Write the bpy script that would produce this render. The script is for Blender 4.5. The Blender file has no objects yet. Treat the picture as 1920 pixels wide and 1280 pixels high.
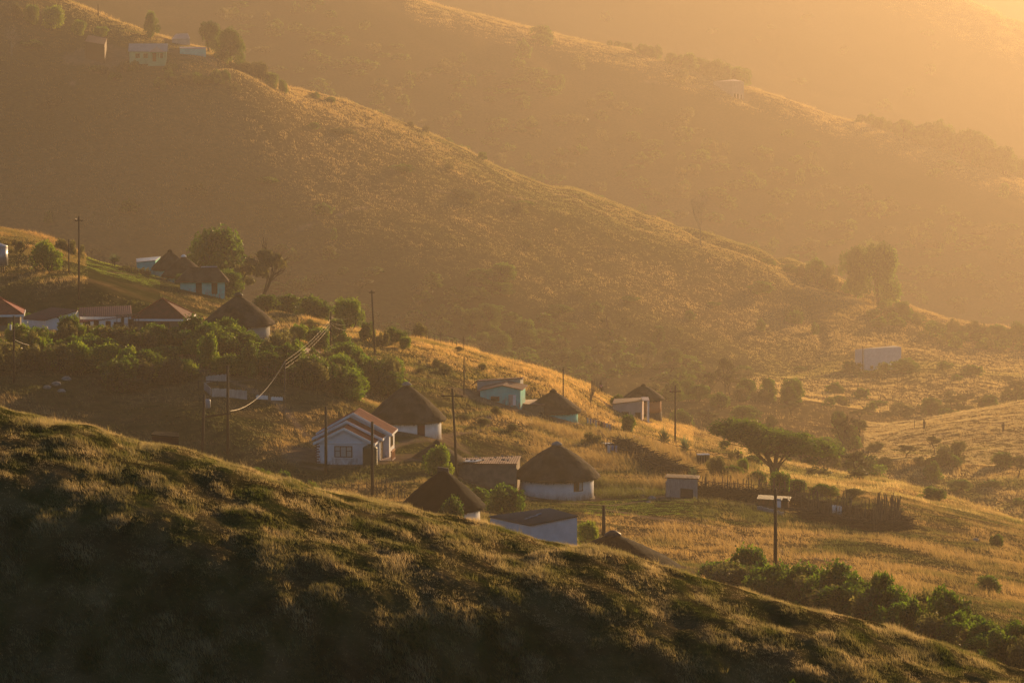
import bpy, math, random
import numpy as np
from mathutils import Vector, Matrix, Euler
R = math.radians
sc = bpy.context.scene
col = sc.collection
random.seed(7)
rng = np.random.default_rng(11)

# ---------------------------------------------------------------- camera
PITCH = 6.0
CAMZ = 100.0
FPX = 960 / math.tan(R(10.0))          # focal length for a frame 1920 units wide
cam_d = bpy.data.cameras.new('camera')
cam = bpy.data.objects.new('camera', cam_d)
col.objects.link(cam)
cam.location = (0, 0, CAMZ)
cam.rotation_euler = (R(90 - PITCH), 0, 0)
cam_d.angle = R(20.0)
cam_d.clip_start = 0.5
cam_d.clip_end = 20000
sc.camera = cam

# ---------------------------------------------------------------- light
SUN_AZ, SUN_EL = 27.0, 9.0             # degrees right of the view direction, degrees up
S = Vector((math.sin(R(SUN_AZ)) * math.cos(R(SUN_EL)), math.cos(R(SUN_AZ)) * math.cos(R(SUN_EL)), math.sin(R(SUN_EL))))
sun_d = bpy.data.lights.new('sun', 'SUN')
sun_d.energy = 5.0
sun_d.color = (1.0, 0.61, 0.26)
sun_d.angle = R(0.6)
sun = bpy.data.objects.new('sun', sun_d)
col.objects.link(sun)
sun.rotation_euler = S.to_track_quat('Z', 'Y').to_euler()
w = bpy.data.worlds.new('World')
sc.world = w
w.use_nodes = True
nt = w.node_tree
nt.nodes.clear()
sky = nt.nodes.new('ShaderNodeTexSky')
sky.sky_type = 'NISHITA'
sky.sun_disc = False
sky.sun_elevation = R(SUN_EL)
sky.sun_rotation = R(SUN_AZ)
sky.dust_density = 0.4
sky.ozone_density = 2.5
bg = nt.nodes.new('ShaderNodeBackground')
bg.inputs['Strength'].default_value = 0.07
wo = nt.nodes.new('ShaderNodeOutputWorld')
nt.links.new(sky.outputs[0], bg.inputs[0])
nt.links.new(bg.outputs[0], wo.inputs[0])
sc.view_settings.view_transform = 'Standard'
sc.view_settings.look = 'None'
sc.view_settings.exposure = 0.78
sc.view_settings.gamma = 1.0
sc.cycles.volume_bounces = 0
sc.cycles.max_bounces = 5
sc.cycles.diffuse_bounces = 2
sc.cycles.transparent_max_bounces = 8
sc.cycles.caustics_reflective = False
sc.cycles.caustics_refractive = False

# ---------------------------------------------------------------- materials
def new_mat(name):
    m = bpy.data.materials.new(name)
    m.use_nodes = True
    t = m.node_tree
    return m, t, t.nodes['Principled BSDF']

def ramp(t, src, stops):
    r = t.nodes.new('ShaderNodeValToRGB')
    t.links.new(src, r.inputs[0])
    while len(r.color_ramp.elements) < len(stops):
        r.color_ramp.elements.new(0.5)
    for e, (p, c) in zip(r.color_ramp.elements, stops):
        e.position = p
        e.color = (*c, 1)
    return r.outputs[0]

def noise(t, scale, detail=4, rough=0.55, coord=None, dist=0.0):
    n = t.nodes.new('ShaderNodeTexNoise')
    n.inputs['Scale'].default_value = scale
    n.inputs['Detail'].default_value = detail
    n.inputs['Roughness'].default_value = rough
    n.inputs['Distortion'].default_value = dist
    if coord is not None:
        t.links.new(coord, n.inputs['Vector'])
    return n.outputs[0]

def coords(t, kind='Object', scale=(1, 1, 1)):
    c = t.nodes.new('ShaderNodeTexCoord')
    mp = t.nodes.new('ShaderNodeMapping')
    mp.inputs['Scale'].default_value = scale
    t.links.new(c.outputs[kind], mp.inputs[0])
    return mp.outputs[0]

def mixc(t, fac, a, b, mode='MIX'):
    m = t.nodes.new('ShaderNodeMix')
    m.data_type = 'RGBA'
    m.blend_type = mode
    for i, x in ((0, fac), (6, a), (7, b)):
        if hasattr(x, 'links') or hasattr(x, 'is_linked'):
            t.links.new(x, m.inputs[i])
        elif i == 0:
            m.inputs[0].default_value = x
        else:
            m.inputs[i].default_value = (*x, 1)
    return m.outputs[2]

def bump(t, p, h, strength=0.4, dist=0.05):
    b = t.nodes.new('ShaderNodeBump')
    b.inputs['Strength'].default_value = strength
    b.inputs['Distance'].default_value = dist
    t.links.new(h, b.inputs['Height'])
    t.links.new(b.outputs[0], p.inputs['Normal'])

def surf(name, c, c2=None, scale=3.0, rough=0.85, stretch=(1, 1, 1), bumps=0.0, metal=0.0, spec=0.2, stain=None):
    """plain weathered surface: two tones of the thing's own colour mixed by noise"""
    m, t, p = new_mat(name)
    v = coords(t, 'Object', stretch)
    n = noise(t, scale, 5, 0.6, v)
    c2 = c2 or tuple(x * 0.72 for x in c)
    cc = ramp(t, n, [(0.35, c2), (0.65, c)])
    if stain:      # splashed earth low on the wall and streaks
        sx = t.nodes.new('ShaderNodeSeparateXYZ'); t.links.new(coords(t, 'Object'), sx.inputs[0])
        mr = t.nodes.new('ShaderNodeMapRange'); mr.inputs[1].default_value = 1.1; mr.inputs[2].default_value = -0.1
        t.links.new(sx.outputs[2], mr.inputs[0])
        ml = t.nodes.new('ShaderNodeMath'); ml.operation = 'MULTIPLY'
        t.links.new(mr.outputs[0], ml.inputs[0]); t.links.new(ramp(t, noise(t, 1.6, 5, 0.7, coords(t, 'Object', (2, 2, .7))), [(0.4, (0, 0, 0)), (0.62, (1, 1, 1))]), ml.inputs[1])
        cc = mixc(t, ml.outputs[0], cc, stain)
    t.links.new(cc, p.inputs['Base Color'])
    p.inputs['Roughness'].default_value = rough
    p.inputs['Metallic'].default_value = metal
    p.inputs['Specular IOR Level'].default_value = spec
    if bumps:
        bump(t, p, n, bumps, 0.05)
    return m

def leafy(name, transl=0.5, gain=1.0, tgain=1.4):
    """thin leaves or blades: own tint per leaf, light passes through"""
    m, t, p = new_mat(name)
    a = t.nodes.new('ShaderNodeAttribute')
    a.attribute_name = 'tint'
    oi = t.nodes.new('ShaderNodeObjectInfo')
    hs = t.nodes.new('ShaderNodeHueSaturation')
    mr = t.nodes.new('ShaderNodeMapRange')
    mr.inputs[3].default_value = 0.8 * gain
    mr.inputs[4].default_value = 1.2 * gain
    t.links.new(oi.outputs['Random'], mr.inputs[0])
    t.links.new(mr.outputs[0], hs.inputs['Value'])
    t.links.new(a.outputs['Color'], hs.inputs['Color'])
    d = t.nodes.new('ShaderNodeBsdfDiffuse')
    tr = t.nodes.new('ShaderNodeBsdfTranslucent')
    t.links.new(hs.outputs[0], d.inputs[0])
    h2 = t.nodes.new('ShaderNodeHueSaturation'); h2.inputs['Value'].default_value = tgain; h2.inputs['Saturation'].default_value = 1.1
    t.links.new(hs.outputs[0], h2.inputs['Color']); t.links.new(h2.outputs[0], tr.inputs[0])
    mx = t.nodes.new('ShaderNodeMixShader')
    mx.inputs[0].default_value = transl
    t.links.new(d.outputs[0], mx.inputs[1])
    t.links.new(tr.outputs[0], mx.inputs[2])
    gl = t.nodes.new('ShaderNodeBsdfGlossy')
    gl.inputs['Roughness'].default_value = 0.45
    mx2 = t.nodes.new('ShaderNodeMixShader')
    mx2.inputs[0].default_value = 0.04
    t.links.new(mx.outputs[0], mx2.inputs[1])
    t.links.new(gl.outputs[0], mx2.inputs[2])
    t.links.new(mx2.outputs[0], t.nodes['Material Output'].inputs[0])
    t.nodes.remove(p)
    return m

# ---------------------------------------------------------------- terrain
def vnoise(x, y, seed=0):
    xi = np.floor(x).astype(np.int64); yi = np.floor(y).astype(np.int64)
    fx = x - xi; fy = y - yi
    fx = fx * fx * fx * (fx * (fx * 6 - 15) + 10); fy = fy * fy * fy * (fy * (fy * 6 - 15) + 10)
    def h(a, b):
        n = (a * 374761393 + b * 668265263 + seed * 1442695041) & 0xffffffff
        n = ((n ^ (n >> 13)) * 1274126177) & 0xffffffff
        n = n ^ (n >> 16)
        return (n & 0xffff) / 32767.5 - 1.0
    a, b, c, d = h(xi, yi), h(xi + 1, yi), h(xi, yi + 1), h(xi + 1, yi + 1)
    return (a * (1 - fx) + b * fx) * (1 - fy) + (c * (1 - fx) + d * fx) * fy

def fbm(x, y, lam, octs=4, seed=0):
    s = 0; a = 1.0
    for o in range(octs):
        s = s + a * vnoise(x / lam + 13.7 * o, y / lam - 7.3 * o, seed + o)
        lam *= 0.5; a *= 0.5
    return s

# survey of the land: for bearings u (frame units) the sight line v and depth Y of each break of slope
CA = [(-1500, 420), (-600, 590), (0, 750), (84, 771), (169, 790), (253, 812), (337, 831), (422, 854), (506, 877), (591, 900), (675, 921), (800, 947), (919, 974), (998, 995), (1082, 1009), (1115, 1016), (1240, 1050), (1275, 1060), (1410, 1099), (1488, 1124), (1594, 1142), (1679, 1165), (1736, 1179), (1842, 1216), (1920, 1241), (2400, 1400), (3600, 1800)]
CA = [(u, v + 12) for u, v in CA]
CB = [(-1500, 330), (-300, 390), (0, 424), (50, 434), (100, 447), (150, 470), (180, 486), (250, 498), (350, 530), (450, 560), (600, 600), (700, 620), (750, 628), (850, 647), (900, 657), (1000, 685), (1060, 703), (1110, 724), (1150, 750), (1250, 792), (1350, 827), (1450, 862), (1560, 888), (1690, 903), (1800, 937), (1920, 977), (2400, 1080), (3600, 1200)]
CC = [(-1500, -300), (-300, -160), (0, -70), (110, -8), (180, 18), (230, 42), (290, 64), (330, 77), (400, 95), (450, 125), (520, 155), (560, 170), (620, 183), (700, 210), (780, 240), (850, 273), (950, 307), (1000, 326), (1080, 353), (1150, 379), (1250, 413), (1350, 441), (1430, 466), (1500, 491), (1560, 515), (1620, 545), (1660, 560), (1740, 590), (1800, 606), (1920, 620), (2400, 640), (3600, 640)]
CD = [(-1500, -500), (0, -220), (500, -120), (700, -42), (780, -8), (830, 8), (900, 22), (1000, 47), (1100, 69), (1200, 93), (1300, 129), (1350, 149), (1400, 161), (1440, 173), (1500, 191), (1560, 209), (1620, 230), (1700, 258), (1780, 288), (1850, 312), (1920, 332), (2400, 420), (3600, 500)]
CE = [(-1500, -700), (0, -450), (1000, -270), (1500, -120), (1700, -52), (1820, 3), (1870, 25), (1920, 48), (2100, 110), (2400, 160), (3600, 160)]
def sh(c, d): return [(u, v + d) for u, v in c]
KEYS = [
 ([(0, 2700)], [(0, 4)]),
 ([(0, 2150), (1920, 2150)], [(0, 14)]),
 ([(-1500, 1500), (0, 1660), (960, 1560), (1920, 1500), (3600, 2000)], [(0, 28.5), (960, 31), (1920, 34)]),
 ([(-1500, 1100), (0, 1300), (500, 1300), (960, 1310), (1500, 1312), (1920, 1322), (3600, 1879)], [(0, 35.6), (500, 36.0), (960, 37.6), (1500, 38.6), (1920, 39.4)]),
 ([(-1500, 720), (0, 1050), (500, 1200), (960, 1230), (1500, 1270), (1920, 1306), (3600, 1864)], [(0, 38.0), (500, 36.9), (960, 38.3), (1500, 39.1), (1920, 39.9)]),
 ([(-1500, 600), (0, 930), (500, 1100), (960, 1150), (1500, 1230), (1920, 1290), (3600, 1849)], [(0, 39.2), (500, 37.9), (960, 39.2), (1500, 39.8), (1920, 40.6)]),
 ([(-1500, 500), (0, 830), (500, 990), (960, 1060), (1500, 1182), (1920, 1274), (3600, 1834)], [(0, 41.0), (500, 39.8), (960, 40.9), (1500, 40.85), (1920, 41.25)]),
 (CA, [(0, 43.5), (960, 43.5), (1500, 42.5), (1920, 42.3)]),
 (sh(CA, 210), [(0, 56), (960, 54), (1920, 48)]),
 (sh(CA, 110), [(0, 130), (960, 125), (1450, 108), (1920, 88)]),
 ([(u, v + 14) for u, v in CA], [(0, 270), (400, 258), (600, 232), (830, 198), (1010, 190), (1200, 178), (1450, 152), (1700, 126), (1920, 108)]),
 ([(-600, 640), (0, 700), (200, 725), (400, 780), (500, 820), (600, 858), (650, 866), (720, 862), (800, 862), (880, 900), (960, 918), (1045, 925), (1140, 928), (1280, 925), (1450, 962), (1690, 1010), (1920, 1085), (2400, 1250), (3600, 1500)],
  [(0, 285), (200, 285), (400, 272), (650, 262), (1045, 262), (1280, 262), (1450, 250), (1690, 232), (1920, 205)]),
 ([(-600, 570), (0, 620), (200, 625), (450, 645), (600, 700), (690, 760), (790, 800), (860, 800), (925, 780), (1000, 800), (1060, 815), (1185, 838), (1300, 868), (1450, 905), (1690, 945), (1920, 1020), (2400, 1150), (3600, 1350)],
  [(0, 325), (450, 315), (600, 305), (790, 290), (925, 310), (1060, 310), (1185, 308), (1300, 305), (1450, 290), (1690, 275), (1920, 250)]),
 ([(-600, 560), (0, 611), (200, 614), (450, 638), (600, 690), (690, 748), (790, 778), (860, 785), (925, 768), (1000, 788), (1060, 800), (1185, 815), (1300, 853), (1450, 893), (1690, 934), (1920, 1008), (2400, 1120), (3600, 1300)],
  [(0, 343), (250, 343), (450, 332), (600, 317), (790, 306), (925, 321), (1060, 323), (1185, 340), (1300, 328), (1450, 307), (1690, 287), (1920, 261)]),
 ([(-600, 480), (0, 543), (150, 530), (250, 560), (350, 598), (450, 628), (600, 655), (760, 715), (925, 753), (1010, 772), (1060, 778), (1130, 785), (1200, 790), (1300, 838), (1450, 882), (1690, 922), (1920, 995), (2400, 1100), (3600, 1250)],
  [(0, 359), (250, 358), (450, 350), (760, 330), (925, 332), (1060, 336), (1185, 372), (1300, 350), (1450, 325), (1690, 300), (1920, 272)]),
 (CB, [(0, 430), (250, 425), (350, 410), (600, 385), (900, 385), (1110, 400), (1250, 415), (1350, 405), (1450, 385), (1560, 360), (1690, 335), (1920, 300)]),
 (sh(CB, 75), [(0, 470), (1250, 450), (1450, 415), (1700, 375), (1920, 345)]),
 ([(-600, 600), (0, 640), (600, 700), (900, 745), (1110, 790), (1300, 805), (1500, 855), (1700, 865), (1920, 880), (2400, 900)], [(0, 540), (1110, 520), (1300, 500), (1500, 455), (1700, 440), (1920, 430)]),
 ([(-600, 560), (0, 600), (600, 650), (900, 690), (1110, 730), (1300, 748), (1500, 770), (1650, 800), (1720, 792), (1800, 777), (1920, 757), (2400, 700)], [(0, 575), (1110, 568), (1300, 550), (1500, 530), (1700, 515), (1920, 520)]),
 ([(-600, 540), (0, 585), (600, 640), (900, 680), (1110, 718), (1300, 738), (1500, 758), (1650, 790), (1720, 796), (1800, 783), (1920, 765), (2400, 710)], [(0, 588), (1110, 580), (1300, 566), (1500, 550), (1700, 540), (1920, 545)]),
 ([(-600, 500), (0, 560), (600, 612), (900, 660), (1110, 692), (1300, 704), (1500, 700), (1600, 690), (1700, 684), (1920, 690), (2400, 690)], [(0, 600), (900, 605), (1300, 615), (1600, 640), (1920, 640)]),
 ([(-600, 250), (0, 340), (300, 355), (600, 395), (900, 455), (1200, 540), (1400, 605), (1500, 622), (1600, 640), (1700, 650), (1920, 665)], [(0, 652), (900, 662), (1200, 680), (1400, 690), (1920, 690)]),
 ([(-600, 20), (0, 100), (280, 106), (390, 104), (480, 150), (600, 235), (900, 335), (1200, 435), (1400, 484), (1500, 522), (1600, 572), (1700, 603), (1800, 630), (1920, 650)], [(0, 700), (600, 706), (900, 716), (1200, 732), (1500, 738), (1700, 715), (1920, 705)]),
 (CC, [(0, 745), (300, 732), (600, 745), (1000, 775), (1500, 785), (1660, 765), (1920, 745)]),
 (sh(CC, 80), [(0, 825), (1920, 825)]),
 ([(u, v + (60 if u < 1550 else 25)) for u, v in CC], [(0, 900), (1920, 890)]),
 ([(u, v + (20 if u < 1550 else -10)) for u, v in CC], [(0, 935), (1920, 930)]),
 ([(-1500, -200), (0, -90), (400, 10), (600, 60), (800, 130), (1000, 180), (1200, 255), (1400, 330), (1600, 400), (1800, 440), (1920, 450), (2400, 500), (3600, 560)], [(0, 1010), (1920, 1010)]),
 (CD, [(0, 1110), (1920, 1115)]),
 (sh(CD, 70), [(0, 1170), (1920, 1170)]),
 (sh(CD, 20), [(0, 1290), (1920, 1300)]),
 ([(-1500, -450), (0, -330), (800, -130), (1200, -5), (1400, 60), (1600, 125), (1800, 190), (1920, 235), (2400, 320), (3600, 380)], [(0, 1440), (1920, 1440)]),
 ([(-1500, -600), (0, -420), (1000, -220), (1500, -60), (1600, -20), (1700, 25), (1800, 62), (1920, 110), (2400, 240), (3600, 280)], [(0, 1530), (1920, 1530)]),
 (CE, [(0, 1610), (1920, 1610)]),
 (sh(CE, 60), [(0, 1750), (1920, 1750)]),
 ([(-1500, -200), (0, -200), (1500, -130), (1920, -70), (3600, 60)], [(0, 2450)]),  # added far ridge in place of sky, dims the upper right corner
 ([(0, 170)], [(0, 3200)]),
 ([(0, 130)], [(0, 5500)]),
]
cp, sp = math.cos(R(PITCH)), math.sin(R(PITCH))
us = np.concatenate([np.arange(-1500, -80, 40.0), np.arange(-80, 2000, 5.0), np.arange(2000, 3640, 40.0)])
ys = np.exp(np.concatenate([np.arange(math.log(4), math.log(27), 0.03), np.arange(math.log(27), math.log(48), 0.0016), np.arange(math.log(48), math.log(480), 0.0030), np.arange(math.log(480), math.log(2500), 0.0033), np.arange(math.log(2500), math.log(9000), 0.03)]))
def smooth_u(pts, sig=22.0):
    uf = np.arange(-1700, 3900, 5.0)
    p = np.array(pts, float)
    y = np.interp(uf, p[:, 0], p[:, 1])
    k = np.exp(-0.5 * (np.arange(-16, 17) * 5.0 / sig) ** 2); k /= k.sum()
    y = np.convolve(np.pad(y, 16, mode='edge'), k, mode='valid')
    return np.interp(us, uf, y)
KV = np.array([smooth_u(a) for a, b in KEYS])
def far(Y):      # the land beyond the village lies deeper
    return np.where(np.asarray(Y) > 440, 440 + (np.asarray(Y) - 440) * 1.6, Y)
KL = np.array([np.log(far(smooth_u(b))) for a, b in KEYS])
def pchip(KL, KV, L):
    n, m = KL.shape
    h = np.diff(KL, axis=0); d = np.diff(KV, axis=0) / h
    s = np.zeros_like(KV)
    w1 = 2 * h[1:] + h[:-1]; w2 = h[1:] + 2 * h[:-1]
    with np.errstate(divide='ignore', invalid='ignore'):
        hm = (w1 + w2) / (w1 / d[:-1] + w2 / d[1:])
    s[1:-1] = np.where(d[:-1] * d[1:] > 0, hm, 0)
    s[0] = d[0]; s[-1] = d[-1]
    out = np.empty((len(L), m))
    for j in range(m):
        k = np.clip(np.searchsorted(KL[:, j], L, side='right') - 1, 0, n - 2)
        hh = h[k, j]; t = np.clip((L - KL[k, j]) / hh, 0, 1)
        out[:, j] = ((2*t**3 - 3*t**2 + 1) * KV[k, j] + (t**3 - 2*t**2 + t) * hh * s[k, j] + (-2*t**3 + 3*t**2) * KV[k+1, j] + (t**3 - t**2) * hh * s[k+1, j])
    return out
VV = pchip(KL, KV, np.log(ys))
tt = (640 - VV) / FPX
YY = np.repeat(ys[:, None], len(us), 1)
ZZ = YY * (tt * cp - sp) / (cp + tt * sp)
XX = (us[None, :] - 960) / FPX * (YY * cp - ZZ * sp)
def rough(X, Y):
    s = 0
    for i, (lam, amp) in enumerate(((0.3, 0.03), (0.7, 0.05), (1.6, 0.03), (3.6, 0.06), (8.0, 0.2), (22.0, 0.4), (60.0, 0.8), (150.0, 1.5))):
        f = np.clip((Y - lam * 4.0) / (lam * 6.0), 0, 1) * np.clip(2.5 - Y / (lam * 90.0), 0, 1)
        near = Y < 60
        s = s + amp * f * np.where(near & (lam > 3), .08, 1) * vnoise(X / lam + 3.1 * i, np.where(near, Y * .8, Y) / lam, 50 + i)
    # gullies down the far slopes
    g = np.clip((Y - 560) / 80, 0, 1)
    q = np.abs(vnoise(X / 34 + 0.25 * vnoise(X / 60, Y / 60, 5), Y / 170, 77))
    return s - g * 2.2 * np.exp(-(q / 0.22) ** 2)
ZR = ZZ + rough(XX, YY) + CAMZ

def zgrid(uf, Y):
    """height at bearing uf (array) and depth Y"""
    i = np.clip(np.interp(uf, us, np.arange(len(us))), 0, len(us) - 1.001)
    j = np.clip(np.interp(np.log(Y), np.log(ys), np.arange(len(ys))), 0, len(ys) - 1.001)
    i0 = i.astype(int); j0 = j.astype(int); a = i - i0; b = j - j0
    return (ZR[j0, i0] * (1 - a) * (1 - b) + ZR[j0, i0 + 1] * a * (1 - b) + ZR[j0 + 1, i0] * (1 - a) * b + ZR[j0 + 1, i0 + 1] * a * b)
def gz(X, Y):
    X = np.asarray(X, float); Y = np.asarray(Y, float)
    z = np.full(np.broadcast(X, Y).shape, CAMZ - 30.0)
    for _ in range(4):
        u = 960 + FPX * X / (Y * cp - (z - CAMZ) * sp)
        z = zgrid(u, Y)
    return z
def at(u, Y):
    """ground point at bearing u and depth Y"""
    Y = float(far(Y)); z = float(zgrid(np.array([u]), np.array([Y]))[0])
    return Vector(((u - 960) / FPX * (Y * cp - (z - CAMZ) * sp), Y, z))
def proj(p):
    d = p[1] * cp - (p[2] - CAMZ) * sp
    return 960 + FPX * p[0] / d, 640 - FPX * (p[1] * sp + (p[2] - CAMZ) * cp) / d
def seen(u, v, y0, y1):
    """ground point seen at u, v between depths y0 and y1"""
    Y = np.linspace(float(far(y0)), float(far(y1)), 900)
    z = zgrid(np.full(900, float(u)), Y) - CAMZ
    vv = 640 - FPX * (Y * sp + z * cp) / (Y * cp - z * sp)
    k = np.nonzero(vv <= v)[0]
    Yk = float(Y[k[0]] if len(k) else Y[-1]); return at(u, Yk if Yk <= 440 else 440 + (Yk - 440) / 1.6)
def ray(u, v, Y, true_depth=False):
    """point in the air at depth Y"""
    Y = Y if true_depth else float(far(Y)); t = (640 - v) / FPX
    z = Y * (t * cp - sp) / (cp + t * sp)
    return Vector(((u - 960) / FPX * (Y * cp - z * sp), Y, z + CAMZ))

def link_mesh(name, V, F, mat, parent=None, smooth=False, tint=None, flat_n=None):
    me = bpy.data.meshes.new(name)
    V = np.asarray(V, np.float32)
    if isinstance(F, np.ndarray):
        nf, k = F.shape
        me.vertices.add(len(V)); me.vertices.foreach_set('co', V.ravel())
        me.loops.add(nf * k); me.loops.foreach_set('vertex_index', F.astype(np.int32).ravel())
        me.polygons.add(nf); me.polygons.foreach_set('loop_start', np.arange(nf, dtype=np.int32) * k)
        me.update(calc_edges=True)
    else:
        me.from_pydata([tuple(map(float, v)) for v in V], [], F)
    if smooth:
        me.polygons.foreach_set('use_smooth', np.ones(len(me.polygons), bool))
    if tint is not None:
        a = me.attributes.new('tint', 'FLOAT_COLOR', 'POINT')
        c = np.ones((len(V), 4), np.float32); c[:, :3] = tint
        a.data.foreach_set('color', c.ravel())
    me.materials.append(mat)
    o = bpy.data.objects.new(name, me)
    col.objects.link(o)
    if parent is not None:
        o.parent = parent
    return o
def tag(o, label=None, cat=None, group=None, kind=None):
    if label: o['label'] = label
    if cat: o['category'] = cat
    if group: o['group'] = group
    if kind: o['kind'] = kind
    return o

# where the turf is green (1) or dry (0): damp hollows, lawns, trampled yards
GREEN = [(60, 345, 20, 12, .8), (230, 395, 14, 22, 1.0), (330, 400, 14, 14, .7), (1130, 258, 14, 9, .9), (1180, 246, 16, 7, .9), (800, 262, 12, 10, .8), (760, 278, 14, 6, .6), (1830, 480, 50, 36, -.6)]
def greenness(X, Y):
    g = 0.38 + 0.5 * fbm(X, Y, 9.0, 3, 21) * np.clip(2 - Y / 400, 0.3, 1) * np.where(Y < 60, .15, 1) + np.clip((Y - 100) / 50, 0, 1) * np.where(Y < 420, .16, .1) + np.where(Y < 60, 0.28 + 0.38 * fbm(X, Y * .8, .3, 3, 33), 0.3 * fbm(X, Y, 3.0, 2, 34))
    far = np.clip((Y - 430) / 120, 0, 1)
    g = g * (1 - far) + far * (0.45 + 0.4 * fbm(X, Y, 70, 4, 9))
    for u, Yc, rx, ry, a in GREEN:
        c = at(u, Yc)
        g = g + a * np.exp(-((X - c.x) / rx) ** 2 - ((Y - c.y) / ry) ** 2)
    return np.clip(g, 0, 1)

def ground_mat():
    m, t, p = new_mat('hillside turf')
    a = t.nodes.new('ShaderNodeAttribute'); a.attribute_name = 'green'
    v = coords(t, 'Object')
    n1 = noise(t, 0.9, 6, 0.65, v)
    n2 = noise(t, 0.05, 6, 0.6, v)
    dry = ramp(t, n1, [(0.3, (0.085, 0.055, 0.025)), (0.7, (0.20, 0.135, 0.06))])
    grn = ramp(t, n1, [(0.3, (0.022, 0.024, 0.010)), (0.7, (0.060, 0.066, 0.020))])
    c = mixc(t, a.outputs['Fac'], dry, grn)
    pa = t.nodes.new('ShaderNodeAttribute'); pa.attribute_name = 'bare'
    c = mixc(t, ramp(t, n2, [(0.5, (0, 0, 0)), (0.8, (0.45, 0.45, 0.45))]), c, (0.10, 0.06, 0.03))
    c = mixc(t, pa.outputs['Fac'], c, ramp(t, n1, [(0.3, (0.15, 0.10, 0.065)), (0.7, (0.24, 0.17, 0.11))]))
    t.links.new(c, p.inputs['Base Color'])
    p.inputs['Roughness'].default_value = 1.0
    p.inputs['Specular IOR Level'].default_value = 0.0
    bump(t, p, n1, 0.5, 0.2)
    return m
nY, nU = XX.shape
idx = np.arange(nY * nU).reshape(nY, nU)
F = np.stack([idx[:-1, :-1], idx[:-1, 1:], idx[1:, 1:], idx[1:, :-1]], -1).reshape(-1, 4)
terrain = link_mesh('ground', np.stack([XX, YY, ZR], -1).reshape(-1, 3), F, ground_mat(), smooth=True)
tag(terrain, kind='structure')

# ---------------------------------------------------------------- air
hz = bpy.data.materials.new('haze air'); hz.use_nodes = True
ht = hz.node_tree; ht.nodes.clear()
pv = ht.nodes.new('ShaderNodeVolumePrincipled')
pv.inputs['Color'].default_value = (0.455, 0.39, 0.32, 1)
pv.inputs['Density'].default_value = 0.00042
pv.inputs['Anisotropy'].default_value = 0.60
ho = ht.nodes.new('ShaderNodeOutputMaterial')
ht.links.new(pv.outputs[0], ho.inputs['Volume'])
x0, x1, y0, y1, z0, z1 = -9500, 9500, -400, 9200, float(ZR.min()) - 1, 175.0
HV = [(x, y, z) for x in (x0, x1) for y in (y0, y1) for z in (z0, z1)]
haze = link_mesh('haze', HV, [(0, 1, 3, 2), (4, 6, 7, 5), (0, 4, 5, 1), (2, 3, 7, 6), (0, 2, 6, 4), (1, 5, 7, 3)], hz)
tag(haze, kind='stuff')
# ---------------------------------------------------------------- mesh builder
class MB:
    def __init__(s): s.v = []; s.f = []
    def add(s, V, F):
        n = len(s.v); s.v += [tuple(v) for v in V]; s.f += [tuple(i + n for i in f) for f in F]; return s
    def box(s, a, b):
        x0, y0, z0 = a; x1, y1, z1 = b
        V = [(x0, y0, z0), (x1, y0, z0), (x1, y1, z0), (x0, y1, z0), (x0, y0, z1), (x1, y0, z1), (x1, y1, z1), (x0, y1, z1)]
        return s.add(V, [(0, 3, 2, 1), (4, 5, 6, 7), (0, 1, 5, 4), (1, 2, 6, 5), (2, 3, 7, 6), (3, 0, 4, 7)])
    def hexa(s, V):      # 4 bottom, 4 top
        return s.add(V, [(0, 3, 2, 1), (4, 5, 6, 7), (0, 1, 5, 4), (1, 2, 6, 5), (2, 3, 7, 6), (3, 0, 4, 7)])
    def slab(s, Q, t):   # quad given by top corners, thickness t downwards
        return s.hexa([(x, y, z - t) for x, y, z in Q] + [tuple(q) for q in Q])
    def prism(s, P, d):  # polygon extruded by the vector d
        n = len(P); V = [tuple(p) for p in P] + [tuple(Vector(p) + Vector(d)) for p in P]
        F = [tuple(range(n))[::-1], tuple(range(n, 2 * n))] + [(i, (i + 1) % n, n + (i + 1) % n, n + i) for i in range(n)]
        return s.add(V, F)
    def tube(s, P, r0, r1=None, k=6):
        r1 = r0 if r1 is None else r1
        P = [Vector(p) for p in P]; m = len(P); V = []; F = []
        for i, p in enumerate(P):
            d = (P[min(i + 1, m - 1)] - P[max(i - 1, 0)]).normalized()
            a = d.orthogonal().normalized() if abs(d.z) > .9 else d.cross(Vector((0, 0, 1))).normalized()
            b = d.cross(a); r = r0 + (r1 - r0) * i / max(1, m - 1)
            V += [p + (a * math.cos(2 * math.pi * j / k) + b * math.sin(2 * math.pi * j / k)) * r for j in range(k)]
        for i in range(m - 1):
            F += [(i * k + j, i * k + (j + 1) % k, (i + 1) * k + (j + 1) % k, (i + 1) * k + j) for j in range(k)]
        F += [tuple(range(k))[::-1], tuple((m - 1) * k + j for j in range(k))]
        return s.add(V, F)
    def lathe(s, prof, k=32, wob=0.0, seed=0):
        V = []; F = []; rr = random.Random(seed)
        for i, (r, z) in enumerate(prof):
            for j in range(k):
                q = 1 + wob * rr.uniform(-1, 1)
                a = 2 * math.pi * j / k
                V.append((r * q * math.cos(a), r * q * math.sin(a), z + wob * r * .35 * rr.uniform(-1, 1)))
        for i in range(len(prof) - 1):
            F += [(i * k + j, i * k + (j + 1) % k, (i + 1) * k + (j + 1) % k, (i + 1) * k + j) for j in range(k)]
        F += [tuple(range(k))[::-1], tuple((len(prof) - 1) * k + j for j in range(k))]
        return s.add(V, F)
    def build(s, name, mat, parent=None, smooth=False):
        return link_mesh(name, s.v, s.f, mat, parent, smooth)

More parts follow.
